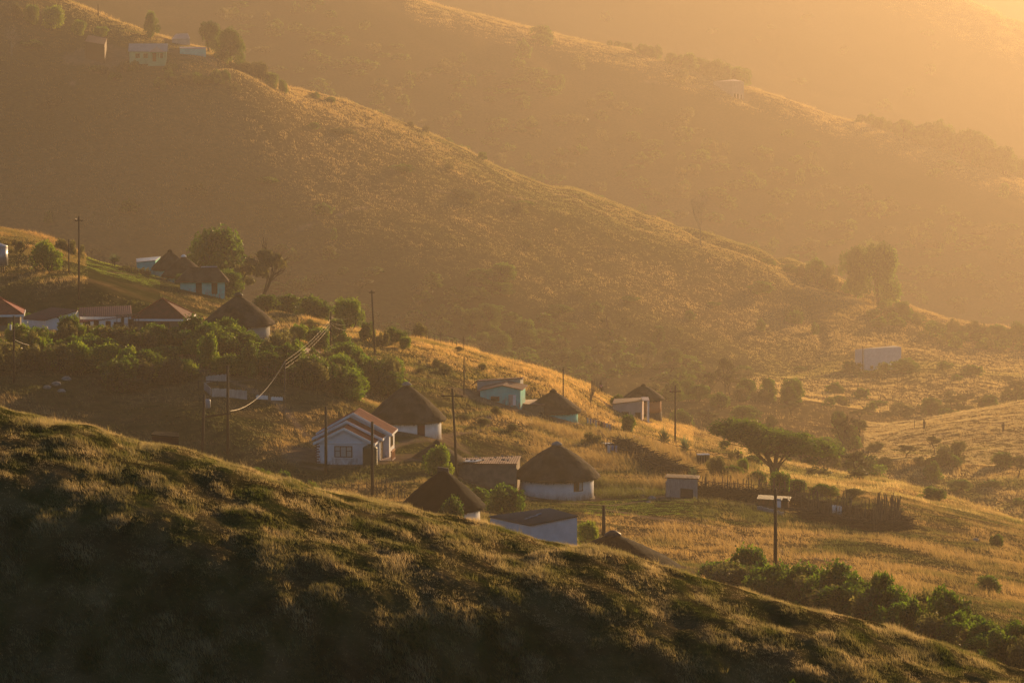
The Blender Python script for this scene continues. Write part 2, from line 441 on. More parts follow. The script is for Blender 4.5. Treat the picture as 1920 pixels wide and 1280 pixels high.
def empty(name, loc, rz, label, cat, group=None):
    o = bpy.data.objects.new(name, None); col.objects.link(o)
    o.location = loc; o.rotation_euler = (0, 0, rz); o.empty_display_size = 0.3
    return tag(o, label, cat, group)
def copy_tree(o, parent=None):
    c = o.copy(); col.objects.link(c)
    if parent is not None: c.parent = parent
    for ch in list(o.children): copy_tree(ch, c)
    return c

# ---------------------------------------------------------------- colours of things
M = {}
def thatch_mat(name, c, c2):
    m, t, p = new_mat(name)
    v = coords(t, 'Object', (7, 7, 1.2))
    n = noise(t, 2.2, 6, 0.7, v)
    n2 = noise(t, 0.6, 4, 0.6, coords(t, 'Object'))
    a = ramp(t, n, [(0.3, c2), (0.7, c)])
    t.links.new(mixc(t, ramp(t, n2, [(0.42, (0, 0, 0)), (0.6, (0.85, 0.85, 0.85))]), a, tuple(x * 0.6 for x in c2)), p.inputs['Base Color'])
    p.inputs['Roughness'].default_value = 0.95; p.inputs['Specular IOR Level'].default_value = 0.1
    bump(t, p, n, 0.8, 0.12)
    return m
M['thatch'] = thatch_mat('weathered thatch', (0.15, 0.11, 0.075), (0.055, 0.04, 0.027))
M['thatch_old'] = thatch_mat('old black thatch', (0.018, 0.014, 0.011), (0.008, 0.006, 0.005))
M['white'] = surf('limewashed wall', (0.80, 0.82, 0.85), (0.68, 0.69, 0.71), 1.3, stain=(.34, .24, .16))
M['white2'] = surf('white painted boards', (0.85, 0.85, 0.84), (0.72, 0.72, 0.7), 2.0)
M['grey'] = surf('grey plaster', (0.42, 0.42, 0.41), (0.33, 0.33, 0.32), 1.2, stain=(.22, .16, .11))
M['mud'] = surf('mud plaster', (0.24, 0.19, 0.14), (0.15, 0.115, 0.085), 1.5, bumps=0.4)
M['plinth'] = surf('earth plinth', (0.14, 0.09, 0.055), (0.09, 0.06, 0.035), 3)
M['turq'] = surf('turquoise limewash', (0.15, 0.70, 0.64), (0.12, 0.55, 0.51), 1.2, stain=(.25, .22, .15))
M['green'] = surf('pale green paint', (0.36, 0.55, 0.31), (0.28, 0.44, 0.25), 0.8)
M['pink'] = surf('pink plaster', (0.66, 0.50, 0.44), (0.54, 0.40, 0.34), 1.0, stain=(.3, .2, .14))
M['orange'] = surf('ochre orange plaster', (0.6, 0.29, 0.14), (0.48, 0.22, 0.1), 1.0)
M['redroof'] = surf('terracotta sheet roof', (0.40, 0.10, 0.045), (0.26, 0.065, 0.035), 2.5, 0.6)
M['brick'] = surf('clay brick', (0.2, 0.07, 0.04), (0.11, 0.04, 0.025), 6)
M['darkred'] = surf('dull red sheet roof', (0.17, 0.045, 0.028), (0.10, 0.03, 0.02), 2.0, 0.7)
M['rust'] = surf('rusted iron sheet', (0.22, 0.085, 0.04), (0.1, 0.05, 0.03), 1.5, 0.7, (1, 4, 1))
M['zinc'] = surf('galvanised sheet', (0.42, 0.44, 0.47), (0.3, 0.3, 0.31), 2.0, 0.4, (6, 1, 1), metal=0.4)
M['tar'] = surf('tarred dark sheet roof', (0.035, 0.035, 0.038), (0.018, 0.018, 0.02), 2.0, 0.6)
M['brown'] = surf('brown timber', (0.11, 0.05, 0.025), (0.06, 0.03, 0.018), 5, 0.7, (8, 8, 1))
M['frame'] = surf('varnished window frame', (0.2, 0.1, 0.035), (0.13, 0.065, 0.025), 5, 0.5)
M['wood'] = surf('creosoted pole', (0.05, 0.035, 0.025), (0.028, 0.02, 0.015), 4, 0.85, (8, 8, 1))
M['greywood'] = surf('grey weathered stake', (0.16, 0.12, 0.085), (0.08, 0.06, 0.045), 5, 0.9, (8, 8, 1))
M['twig'] = surf('dry brushwood', (0.10, 0.065, 0.04), (0.05, 0.033, 0.022), 6)
M['bark'] = surf('bark', (0.09, 0.065, 0.045), (0.045, 0.032, 0.023), 5, 0.95, (6, 6, 1))
M['palebark'] = surf('pale bark', (0.3, 0.25, 0.19), (0.19, 0.16, 0.12), 5, 0.95, (6, 6, 1))
M['tank'] = surf('dark green plastic', (0.05, 0.065, 0.03), (0.035, 0.045, 0.022), 2, 0.5)
M['stone'] = surf('field stone', (0.34, 0.3, 0.25), (0.2, 0.175, 0.145), 3, 0.95, bumps=0.5)
M['curtain'] = surf('white curtain', (0.6, 0.57, 0.52), (0.42, 0.4, 0.36), 4, 0.9, (10, 1, 1))
M['cloth_blue'] = surf('blue cloth', (0.22, 0.3, 0.5), None, 5)
M['cloth_white'] = surf('white cloth', (0.7, 0.68, 0.66), None, 5)
M['cloth_pink'] = surf('pink cloth', (0.6, 0.3, 0.3), None, 5)
M['cloth_red'] = surf('red cloth', (0.4, 0.05, 0.04), None, 5)
M['cloth_dark'] = surf('dark cloth', (0.05, 0.045, 0.05), None, 5)
M['skin'] = surf('dark skin', (0.12, 0.06, 0.035), None, 5, 0.6)
M['hair'] = surf('black hair', (0.015, 0.012, 0.01), None, 8)
M['iron'] = surf('dark iron', (0.04, 0.04, 0.045), None, 5, 0.6)
M['wire'] = surf('bare conductor', (0.3, 0.26, 0.2), (0.22, 0.19, 0.15), 5, 0.45, metal=0.3)
M['porcelain'] = surf('insulator', (0.25, 0.12, 0.07), None, 3, 0.3)
def glass_mat():
    m, t, p = new_mat('window pane')
    p.inputs['Base Color'].default_value = (0.03, 0.03, 0.032, 1)
    p.inputs['Roughness'].default_value = 0.12
    return m
M['glass'] = glass_mat()
M['leaf'] = leafy('bush leaves', 0.55, 1.15, 1.8)
M['blade'] = leafy('grass blades', 0.65, 1.0, 1.5)

TAKEN = []   # discs kept free of tall grass: (x, y, r)

# ---------------------------------------------------------------- round thatched houses
def curved_panel(r, th, w, z0, z1, t, k=6):
    """panel following a round wall, angle th from the side that faces the camera, w wide"""
    m = MB(); da = w / r
    V = []
    for rr in (r - 0.03, r + t):
        for z in (z0, z1):
            for j in range(k + 1):
                a = -math.pi / 2 + th - da / 2 + da * j / k
                V.append((rr * math.cos(a), rr * math.sin(a), z))
    n = k + 1; F = []
    for j in range(k):
        F += [(j, j + 1, n + j + 1, n + j), (2*n + j, 3*n + j, 3*n + j + 1, 2*n + j + 1), (j, 2*n + j, 2*n + j + 1, j + 1), (n + j, n + j + 1, 3*n + j + 1, 3*n + j)]
    F += [(0, n, 3*n, 2*n), (k, 2*n + k, 3*n + k, n + k)]
    return m.add(V, F)
def rondavel(u, Y, va, rw, hw, rr, hr, wall, label, thatch='thatch', door=None, window=None, cap='thatch', seed=1, sink=0.0, steep=0.0, capw=0.0, group='thatched round houses', name='round_hut', plinth=True):
    g = at(u, Y); g.z = ray(u, va, Y).z - hw - hr - .12
    zs = gz([g.x - rw, g.x + rw, g.x, g.x], [Y, Y, Y - rw, Y + rw])
    o = empty(name, g, math.atan2(-g.x, g.y) * -1 * 0, label, 'round hut', group)
    TAKEN.append((g.x, g.y, rw + 1.0))
    dn = min(0, float(zs.min()) - g.z) - 0.5
    face = math.atan2(g.x, g.y)          # turn things towards the camera
    b = MB()
    b.lathe([(rw, 0.18), (rw * 1.003, hw * .5), (rw, hw + 0.35)], 48, 0.003, seed)
    wl = b.build('wall', M[wall], o, True)
    if plinth:
        MB().lathe([(rw + .14, dn), (rw + .12, 0.12), (rw + .05, 0.2)], 40, 0.006, seed).build('plinth', M['plinth'], o, True)
    else:
        MB().lathe([(rw + .01, dn), (rw + .01, 0.2)], 40).build('plinth', M[wall], o, True)
    # thatch: slightly sagging cone with a thick ragged eave
    prof = [(rw * .95, hw + .18), (rr * .97, hw - .16), (rr * 1.0, hw - .10), (rr * .995, hw + 0.08)]
    for q in (.1, .2, .31, .42, .53, .64, .75, .85, .94):       # courses of thatch, each with a small step
        bulge = math.sin(math.pi * q) * (0.06 + steep) * hr
        prof.append((rr * (1 - q) + .01, hw + .1 + hr * q + bulge - .035))
        prof.append((rr * (1 - q) - .02, hw + .1 + hr * q + bulge + .02))
    prof.append((rr * .03, hw + .1 + hr))
    fr = random.Random(seed); m = MB().lathe(prof, 72, 0.016, seed + 3)
    for i in range(230):       # ragged straw ends under the eave
        a = fr.uniform(0, 6.283); q = rr * fr.uniform(.97, 1.02); ln = fr.uniform(.06, .26)
        p = Vector((q * math.cos(a), q * math.sin(a), hw + .02)); t_ = Vector((-math.sin(a), math.cos(a), 0)) * .05
        m.add([p - t_, p + t_, p + Vector((math.cos(a), math.sin(a), 0)) * fr.uniform(-.02, .1) - Vector((0, 0, ln + .1))], [(0, 1, 2)])
    m.build('thatch_roof', M[thatch], o, True)
    if cap:
        if capw:
            c = MB(); c.hexa([(-capw, -.22, hw + hr - .22), (capw, -.22, hw + hr - .22), (capw, .22, hw + hr - .22), (-capw, .22, hw + hr - .22), (-capw * .9, -.12, hw + hr + .24), (capw * .9, -.12, hw + hr + .14), (capw * .9, .12, hw + hr + .14), (-capw * .9, .12, hw + hr + .24)])
            c.build('roof_cap', M[cap], o)
        else:
            MB().lathe([(rr * .13, hw + hr - .08), (rr * .12, hw + hr + .06), (rr * .05, hw + hr + .24), (.02, hw + hr + .28)], 14, .05, seed).build('roof_cap', M[cap], o, True)
    if door is not None:
        th, dw, dh, dm = door
        d = curved_panel(rw, th - face, dw, .1, dh, .05).build('door', M[dm], o)
        curved_panel(rw, th - face, dw * .8, .2, dh - .1, .075).build('door_leaf', M['brown' if dm != 'brown' else 'darkred'], d)
    if window is not None:
        th, ww, wz0, wz1 = window
        f = curved_panel(rw, th - face, ww, wz0, wz1, .05).build('window', M['frame'], o)
        curved_panel(rw, th - face - ww * .2 / rw, ww * .34, wz0 + .08, wz1 - .08, .065).build('pane', M['glass'], f)
        curved_panel(rw, th - face + ww * .22 / rw, ww * .34, wz0 + .08, wz1 - .08, .065).build('curtain', M['curtain'], f)
    return o
rondavel(763, 282, 718, 3.36, 2.15, 3.85, 3.35, 'white', 'large white round house with a dark doorway, right behind the white gabled house', door=(.42, .78, 1.95, 'brown'), cap='stone', seed=2)
rondavel(1044, 262, 830, 3.35, 2.1, 3.95, 2.85, 'white', 'white round house with one curtained window, beside the flat rusty outbuilding', window=(.62, 1.0, 1.05, 1.95), cap='stone', seed=5, steep=.03)
rondavel(831, 205, 878, 2.62, 2.1, 3.0, 2.55, 'white', 'round house with black thatch and square ridge cap, half sunk behind the front hill', thatch='thatch_old', cap='tar', capw=.42, seed=8)
rondavel(1149, 184, 998, 3.7, 1.9, 4.4, 2.15, 'mud', 'low wide black thatched roof right of the white shed, mostly below the hill edge', thatch='thatch_old', cap='tar', seed=11)
rondavel(819, 263, 827, 2.1, 1.5, 2.65, 1.75, 'mud', 'small low mud hut with grey thatch behind a bright green bush', seed=14)
rondavel(448, 318, 551, 3.4, 2.0, 4.0, 3.1, 'grey', 'grey walled round house with tall dark capped thatch among the garden bushes', cap='tar', seed=17, door=(.2, .8, 1.9, 'grey'))
rondavel(1037, 337, 731, 2.9, 1.6, 3.3, 2.25, 'turq', 'small pale turquoise round hut with dark thatch sunk behind the grass hump', seed=20)
rondavel(1206, 392, 721, 2.45, 2.0, 2.8, 1.75, 'orange', 'orange walled round hut behind the pink porch house', seed=23, steep=.05)
rondavel(345, 412, 479, 2.5, 1.85, 3.2, 2.7, 'turq', 'turquoise round hut with a white roof cap, front one of the pair', seed=26, door=(.25, .7, 1.7, 'brown'), cap='white2')
rondavel(319, 423, 469, 2.3, 1.5, 2.7, 2.55, 'turq', 'turquoise round hut without a white cap, back one of the pair', seed=29)

# ---------------------------------------------------------------- sheds given by the four corners of their roof
def corner_shed(name, label, cat, C, wall, roof, over=.18, thick=.07, parts=(), group='sheds and outbuildings', corr=True):
    """C: near-left, near-right, far-right, far-left roof corners as (u, v, depth)"""
    P = [ray(*c) for c in C]
    cx = sum((p for p in P), Vector()) / 4
    gzs = [float(gz([p.x], [p.y])[0]) for p in P]
    base = Vector((cx.x, cx.y, min(gzs)))
    o = empty(name, base, 0, label, cat, group)
    TAKEN.append((cx.x, cx.y, max((p - cx).length for p in P) + .5))
    L = [p - base for p in P]
    b = MB(); b.hexa([(p.x, p.y, -.5) for p in L] + [(p.x, p.y, p.z - .08) for p in L]).build('wall', M[wall], o)
    c = base * 0 + sum(L, Vector()) / 4
    Q = [p + Vector((p.x - c.x, p.y - c.y, 0)).normalized() * over + Vector((0, 0, 0)) for p in L]
    r = MB()
    if corr:    # corrugated: ribs running front to back
        n = 26
        for i in range(n):
            a, e = i / n, (i + 1) / n; am = (a + e) / 2
            f0, f1 = Q[0].lerp(Q[1], a), Q[0].lerp(Q[1], e); g0, g1 = Q[3].lerp(Q[2], a), Q[3].lerp(Q[2], e)
            fm, gm = Q[0].lerp(Q[1], am) + Vector((0, 0, .045)), Q[3].lerp(Q[2], am) + Vector((0, 0, .045))
            r.slab([f0, fm, gm, g0], thick); r.slab([fm, f1, g1, gm], thick)
    else:
        r.slab(Q, thick)
    r.build('roof', M[roof], o)
    e = [L[1] - L[0], L[2] - L[1], L[0] - L[3]]
    for (kind, face, a0, a1, z0, z1, mat) in parts:   # panels on 'f' front or 's' right side or 'l' left side
        A, B = {'f': (L[0], L[1]), 's': (L[1], L[2]), 'l': (L[3], L[0])}[face]
        d = Vector((B.x - A.x, B.y - A.y, 0)); nrm = Vector((d.y, -d.x, 0)).normalized()
        p, q = Vector((A.x, A.y, 0)) + d * a0, Vector((A.x, A.y, 0)) + d * a1
        m = MB(); m.prism([p + Vector((0, 0, z0)), q + Vector((0, 0, z0)), q + Vector((0, 0, z1)), p + Vector((0, 0, z1))], nrm * .05)
        w_ = m.build(kind, M[mat], o)
        if kind == 'window':
            s_ = (q - p) * .12
            MB().prism([p + s_ + Vector((0, 0, z0 + .1)) + nrm * .045, q - s_ + Vector((0, 0, z0 + .1)) + nrm * .045, q - s_ + Vector((0, 0, z1 - .1)) + nrm * .045, p + s_ + Vector((0, 0, z1 - .1)) + nrm * .045], nrm * .03).build('pane', M['glass'], w_)
    return o, L
# white shed with a dark roof just over the brow
wshed, L = corner_shed('lean_to_shed', 'blue white shed with a black sheet roof, just over the brow of the front hill', 'shed', [(995, 983, 191), (1082, 966, 189), (1030, 953, 197), (919, 968, 197)], 'white', 'tar', corr=True)
for a, b, nm in ((.15, .3, 'roof_plank'), (.5, .62, 'roof_plank'), (.3, .5, 'roof_plank')):
    p = L[0].lerp(L[1], a).lerp(L[3].lerp(L[2], a), .25 + a * .5); q = L[0].lerp(L[1], b).lerp(L[3].lerp(L[2], b), .3 + a * .5)
    MB().tube([p + Vector((0, 0, .09)), q + Vector((0, 0, .09))], .05, k=4).build(nm, M['zinc'], wshed)
# flat outbuilding with rusty sheets
fl, L = corner_shed('flat_roof_outbuilding', 'low mud outbuilding with a patchwork roof of rusty and white sheets', 'outbuilding', [(861, 868, 262), (968, 869, 260), (975, 855, 269), (868, 859, 269)], 'mud', 'rust', parts=[('doorway', 'f', .86, .97, 0, 1.25, 'brown')])
MB().slab([L[0].lerp(L[1], a).lerp(L[3].lerp(L[2], a), b) + Vector((0, 0, .14)) for a, b in ((.0, .02), (.28, .02), (.42, .42), (.04, .36))], .03).build('white_roof_sheet', M['zinc'], fl)
rr_ = random.Random(4)
for i in range(14):
    a, b = rr_.uniform(.05, .95), rr_.uniform(.1, .9)
    p = L[0].lerp(L[1], a).lerp(L[3].lerp(L[2], a), b) + Vector((0, 0, .12))
    MB().lathe([(.05, 0), (.13, .04), (.1, .13), (.03, .17)], 7, .15, i).build('roof_stone', M['stone'], fl).location = p
# long sheds on the left
corner_shed('long_shed', 'white shed with sloping dull red roof and a tall plain end wall', 'shed', [(85, 600, 330), (147, 581, 332), (97, 576, 341), (36, 597, 338)], 'white', 'darkred', parts=[('window', 'f', .6, .85, 1.0, 1.7, 'frame'), ('vent', 'f', .34, .4, 2.0, 2.15, 'iron')])
corner_shed('veranda_shed', 'long low red roofed building with brown doors under a white eave', 'house', [(150, 604, 334), (246, 592, 333), (244, 573, 342), (150, 577, 342)], 'white', 'darkred', parts=[('window', 'f', .06, .2, .9, 1.7, 'brown'), ('door', 'f', .27, .37, 0, 1.8, 'brown'), ('door', 'f', .5, .6, 0, 1.8, 'darkred'), ('window', 'f', .66, .82, .9, 1.7, 'brown'), ('fascia', 'f', 0, .95, 1.95, 2.25, 'white2')])
# tumbledown frame at its end
o = empty('broken_lean_to', at(238, 331), 0, 'broken pole frame with leaning boards at the end of the red roofed building', 'lean-to')
m = MB()
for x in (-1.2, -.7, .1, .9, 1.3): m.tube([(x, 0, -.3), (x + .1, 0, 2.1)], .05)
m.tube([(-1.3, 0, 2.0), (1.4, .1, 2.2)], .05).tube([(-1.2, 0, 1.1), (1.3, 0, .9)], .04)
m.build('frame', M['greywood'], o)
m = MB(); m.box((-.6, .02, 0), (-.3, .07, 1.9)).box((.2, .02, .2), (.8, .07, 1.6)); m.build('board', M['brown'], o)
# turquoise house: front block with low gable, taller block behind
o = empty('turquoise_house', at(938, 333), R(-8), 'turquoise cottage with low rusty roof and a pinkish door on the golden slope', 'house', 'square houses')
TAKEN.append((at(938, 333).x, 334, 4.5))
W = 2.35; m = MB()
m.prism([(-W, 0, -.8), (W, 0, -.8), (W, 0, 1.55), (.3, 0, 2.0), (-W, 0, 1.35)], (0, 4.2, 0)).build('wall', M['turq'], o)
m = MB(); m.slab([(-W - .35, -.25, 1.4), (.3, -.25, 2.1), (.3, 4.4, 2.1), (-W - .35, 4.4, 1.4)], .07).slab([(.3, -.25, 2.1), (W + .3, -.25, 1.62), (W + .3, 4.4, 1.62), (.3, 4.4, 2.1)], .075).build('roof', M['rust'], o)
d = MB().box((1.0, -.06, -.3), (1.75, .01, 1.0)).build('door', M['pink'], o); MB().box((1.5, -.09, -.25), (1.85, -.055, .95)).build('door_leaf', M['white2'], d)
d = MB().box((-1.1, -.05, .2), (-.1, .01, .75)).build('window', M['brown'], o); MB().box((-1.0, -.07, .28), (-.2, -.045, .68)).build('pane', M['glass'], d)
m = MB(); m.hexa([(-3.4, 4.6, -.8), (1.7, 4.6, -.8), (1.7, 7.2, -.8), (-3.4, 7.2, -.8), (-3.4, 4.6, 1.9), (1.7, 4.6, 2.35), (1.7, 7.2, 2.1), (-3.4, 7.2, 1.7)]).build('back_wall', M['grey'], o)
m = MB(); m.slab([(-3.5, 4.45, 2.0), (1.95, 4.45, 2.45), (1.95, 7.4, 2.2), (-3.5, 7.4, 1.8)], .07).slab([(-4.1, 4.45, 1.45), (-3.5, 4.45, 2.0), (-3.5, 7.4, 1.8), (-4.1, 7.4, 1.3)], .065).build('back_roof', M['darkred'], o)
corner_shed('low_annex', 'low brown lean-to roof joining the turquoise hut from the left', 'shed', [(966, 755, 335), (1020, 760, 334), (1022, 748, 339), (985, 750, 340)], 'mud', 'rust')
# pink porch house
o, L = corner_shed('porch_house', 'pinkish house with white porch posts in front of the orange round hut', 'house', [(1149, 757, 376), (1204, 750, 375), (1207, 745, 382), (1152, 748, 383)], 'pink', 'rust', group='square houses', parts=[('window', 'f', .3, .55, .9, 1.8, 'brown')])
p0 = L[1]; m = MB()
m.box((p0.x + .02, p0.y - .1, p0.z - .1), (p0.x + .95, p0.y + 3.2, p0.z + .02)).build('porch_roof', M['pink'], o)
for x, y in ((.85, 0), (.85, 1.6), (.85, 3.0)):
    MB().box((p0.x + x - .09, p0.y + y - .09, -.3), (p0.x + x + .09, p0.y + y + .09, p0.z - .1)).build('porch_post', M['white2'], o)
MB().box((p0.x - .9, p0.y - .07, 0), (p0.x - .2, p0.y - .02, 1.8)).build('door', M['brown'], o)
# hip roofed houses
def hip_house(u, Y, w, d, hw, hr, rz, label, wall='mud'):
    g = at(u, Y); o = empty('hip_roof_house', g, rz, label, 'house', 'square houses')
    TAKEN.append((g.x, g.y, w * .7)); a, b = w / 2, d / 2; e = .45
    MB().box((-a, -b, -.7), (a, b, hw)).build('wall', M[wall], o)
    A, B, C_, D, T = (-a - e, -b - e, hw), (a + e, -b - e, hw), (a + e, b + e, hw), (-a - e, b + e, hw), (0, 0, hw + hr)
    r = MB().add([A, B, C_, D, T, (0, 0, hw - .02)], [(0, 1, 4), (1, 2, 4), (2, 3, 4), (3, 0, 4), (3, 2, 1, 0)]).build('roof', M['redroof' if 'edge' in label else 'darkred'], o)
    m = MB()
    for P_ in (A, B, C_): m.tube([Vector(P_) + Vector((0, 0, .05)), Vector(T) + Vector((0, 0, .06))], .07, k=5)
    m.build('ridge_tile', M['redroof'], r)
    m = MB(); m.box((A[0], A[1] - .03, hw - .18), (B[0], A[1] + .02, hw + .05)).box((B[0] - .02, A[1] + .02, hw - .18), (B[0] + .03, C_[1], hw + .05)).box((A[0] - .03, A[1] + .02, hw - .18), (A[0] + .02, C_[1], hw + .05))
    m.build('fascia', M['white2'], o)
    for x in (a + e * .6,):
        MB().box((x - .08, -b - e + .1, -.5), (x + .08, -b - e + .26, hw - .2)).build('veranda_post', M['white2'], o)
    for x in (-a * .6, a * .1):
        f = MB().box((x, -b - .05, .8), (x + 1.1, -b + .01, 1.7)).build('window', M['frame'], o); MB().box((x + .1, -b - .07, .9), (x + 1.0, -b - .045, 1.6)).build('pane', M['glass'], f)
    MB().box((-a * .12 - .9, -b - .05, 0), (-a * .12 - .1, -b + .01, 1.85)).build('door', M['brown'], o)
    return o
hip_house(305, 338, 5.9, 5.6, 1.95, 2.15, R(-3), 'dark red hip roofed house with white fascia, between the long building and the tall thatch')
hip_house(-8, 326, 5.6, 5.6, 1.95, 1.95, R(8), 'red hip roofed house with white fascia cut by the left edge of the photo')
# low turquoise cottage under a broad old roof
g = at(380, 392); o = empty('low_cottage', g, R(6), 'long turquoise cottage under a broad brown hip roof half hidden by trees', 'house', 'square houses')
MB().box((-3, -1.6, -1), (3, 1.6, 1.7)).build('wall', M['turq'], o)
MB().add([(-3.6, -2.2, 1.6), (3.6, -2.2, 1.6), (3.6, 2.2, 1.6), (-3.6, 2.2, 1.6), (-1.9, 0, 3.5), (2.0, 0, 3.5)], [(0, 1, 5, 4), (1, 2, 5), (2, 3, 4, 5), (3, 0, 4), (3, 2, 1, 0)]).build('roof', M['thatch'], o)
MB().tube([(-.2, 0, 3.5), (2.0, 0, 3.52)], .12, k=5).build('ridge_cap', M['zinc'], o)
for x in (-.9, 1.2): MB().box((x, -1.66, 0), (x + .8, -1.59, 1.5)).build('door', M['brown'], o)
corner_shed('tin_roof_shack', 'turquoise shack with a shiny sloping tin roof left of the two turquoise huts', 'shed', [(257, 491, 424), (291, 488, 424), (300, 481, 431), (256, 485, 431)], 'turq', 'zinc')
# water silo at the left edge
g = at(-6, 372); o = empty('water_silo', g, 0, 'tall pale blue metal tank on short legs at the left edge', 'tank')
MB().lathe([(1.45, .9), (1.45, 3.3)], 28).build('tank_body', M['zinc'], o, True)
MB().lathe([(1.5, 3.3), (1.35, 3.45), (.5, 3.75), (.1, 3.8)], 28).build('tank_lid', M['zinc'], o, True)
for a in range(4): MB().box((1.1 * math.cos(a * 1.57 + .8) - .07, 1.1 * math.sin(a * 1.57 + .8) - .07, -.6), (1.1 * math.cos(a * 1.57 + .8) + .07, 1.1 * math.sin(a * 1.57 + .8) + .07, .9)).build('leg', M['wood'], o)
# rust roofed shack in the garden
corner_shed('garden_shack', 'small shack with red striped roof sheets among dark garden bushes', 'shed', [(530, 648, 311), (572, 663, 307), (600, 660, 311), (537, 642, 317)], 'brown', 'rust')
corner_shed('sunken_hut', 'low dark hut roof with a pale end post just over the front hill', 'hut', [(285, 815, 215), (335, 819, 213), (333, 811, 217), (290, 809, 218)], 'brown', 'thatch_old', over=.1)
# corrugated hut by the kraal
o, L = corner_shed('corrugated_hut', 'small grey corrugated hut with a dark opening at the start of the brush fence', 'hut', [(1250, 895, 262), (1308, 897, 260), (1308, 891, 261.6), (1252, 889, 263.4)], 'zinc', 'rust', parts=[('doorway', 'f', .46, .86, 0, 1.1, 'iron'), ('side_sheet', 'f', -.02, .12, -.2, 1.6, 'zinc')])
# brown shelter inside the kraal
corner_shed('kraal_shelter', 'low rusty brown shelter with a blue white board leaning on it, inside the stick kraal', 'shed', [(1422, 935, 256), (1478, 938, 254), (1480, 931, 255.8), (1424, 928, 257.8)], 'rust', 'tar', parts=[('leaning_board', 'f', .62, .76, 0, 1.0, 'white2'), ('door', 'f', .82, .98, 0, 1.1, 'brown')])
# concrete block
corner_shed('concrete_slab_tank', 'low concrete water reservoir with a bright flat top in tall dry grass', 'reservoir', [(1102, 831, 300), (1146, 832, 300), (1146.5, 829.5, 302), (1103, 828.5, 302)], 'grey', 'white', over=.05, corr=False)
# far away houses
o, L = corner_shed('valley_house', 'long pale flat roofed house standing alone in the valley on the right', 'house', [(1621, 654, 640), (1690, 650, 643), (1676, 648, 648), (1603, 655, 648)], 'white', 'grey', group='square houses', over=.05, corr=False,
  parts=[('door', 'f', .42, .62, 0, 2.0, 'brown'), ('window', 'f', .16, .24, 1.1, 2.0, 'frame'), ('window', 'f', .76, .88, 1.4, 2.2, 'frame'), ('window', 'l', .3, .6, 1.2, 2.0, 'frame')])
o, L = corner_shed('ruined_house', 'roofless pale ruin with tall door openings on the far ridge at upper right', 'ruin', [(1373, 152, 1085), (1395, 153, 1088), (1376, 149, 1096), (1338, 153, 1093)], 'pink', 'pink', group='square houses', over=0, thick=.3, corr=False,
  parts=[('opening', 'f', .15, .3, 0, 3.2, 'brown'), ('opening', 'f', .42, .55, 0, 3.2, 'brown'), ('opening', 'f', .72, .82, 0, 2.6, 'brown'), ('opening', 'l', .4, .5, 0.6, 2.4, 'brown')])
g = at(279, 700); o = empty('green_house', g, R(4), 'pale green house with a gabled porch and red brown door high on the left hillside', 'house', 'square houses')
o.scale = (1.15, 1.15, 1.15)
m = MB(); m.prism([(-4.7, -2.6, -1.5), (-4.7, -2.6, 2.6), (-4.7, 0, 4.3), (-4.7, 2.6, 2.6), (-4.7, 2.6, -1.5)], (9.2, 0, 0)).build('wall', M['green'], o)
m = MB(); m.slab([(-5.0, -3.0, 2.5), (4.9, -3.0, 2.5), (4.9, 0, 4.45), (-5.0, 0, 4.45)], .12).slab([(-5.0, 0, 4.45), (4.9, 0, 4.45), (4.9, 3.0, 2.5), (-5.0, 3.0, 2.5)], .125).build('roof', M['grey'], o)
m = MB(); m.prism([(.2, -4.0, 2.3), (4.2, -4.0, 2.3), (2.2, -4.0, 3.7)], (0, 1.5, 0)).build('porch_gable', M['pink'], o)
for x in (.4, 2.9, 4.0): MB().box((x - .12, -3.95, -1.2), (x + .12, -3.7, 2.3)).build('porch_post', M['green'], o)
MB().box((0, -4.1, -1.6), (4.4, -2.6, -.1)).build('porch_step', M['green'], o)
d = MB().box((1.1, -2.68, -.1), (2.0, -2.59, 2.0)).build('door', M['darkred'], o)
for x in (-3.2, -1.2, 2.6): 
    f = MB().box((x, -2.67, .8), (x + 1.1, -2.59, 1.9)).build('window', M['frame'], o); MB().box((x + .12, -2.7, .9), (x + .98, -2.665, 1.8)).build('pane', M['glass'], f)
f = MB().box((-4.78, -.6, .8), (-4.69, .6, 1.9)).build('window', M['frame'], o); MB().box((-4.81, -.5, .9), (-4.775, .5, 1.8)).build('pane', M['glass'], f)
corner_shed('turquoise_outbuilding', 'small pale turquoise outbuilding right of the green house on the left hillside', 'outbuilding', [(337, 91, 707), (386, 92, 707), (386, 89, 713), (337, 88, 713)], 'turq', 'grey', group='sheds and outbuildings', over=.1)
corner_shed('roof_with_gable', 'pinkish sheet roofed building behind the green house on the left hillside', 'outbuilding', [(322, 74, 722), (356, 73, 722), (352, 63, 729), (330, 64, 729)], 'pink', 'pink', over=.2)
corner_shed('brown_far_shed', 'dark brown shed roof left of the green house on the left hillside', 'shed', [(160, 78, 700), (196, 84, 698), (200, 72, 706), (166, 66, 708)], 'brown', 'rust', over=.2)

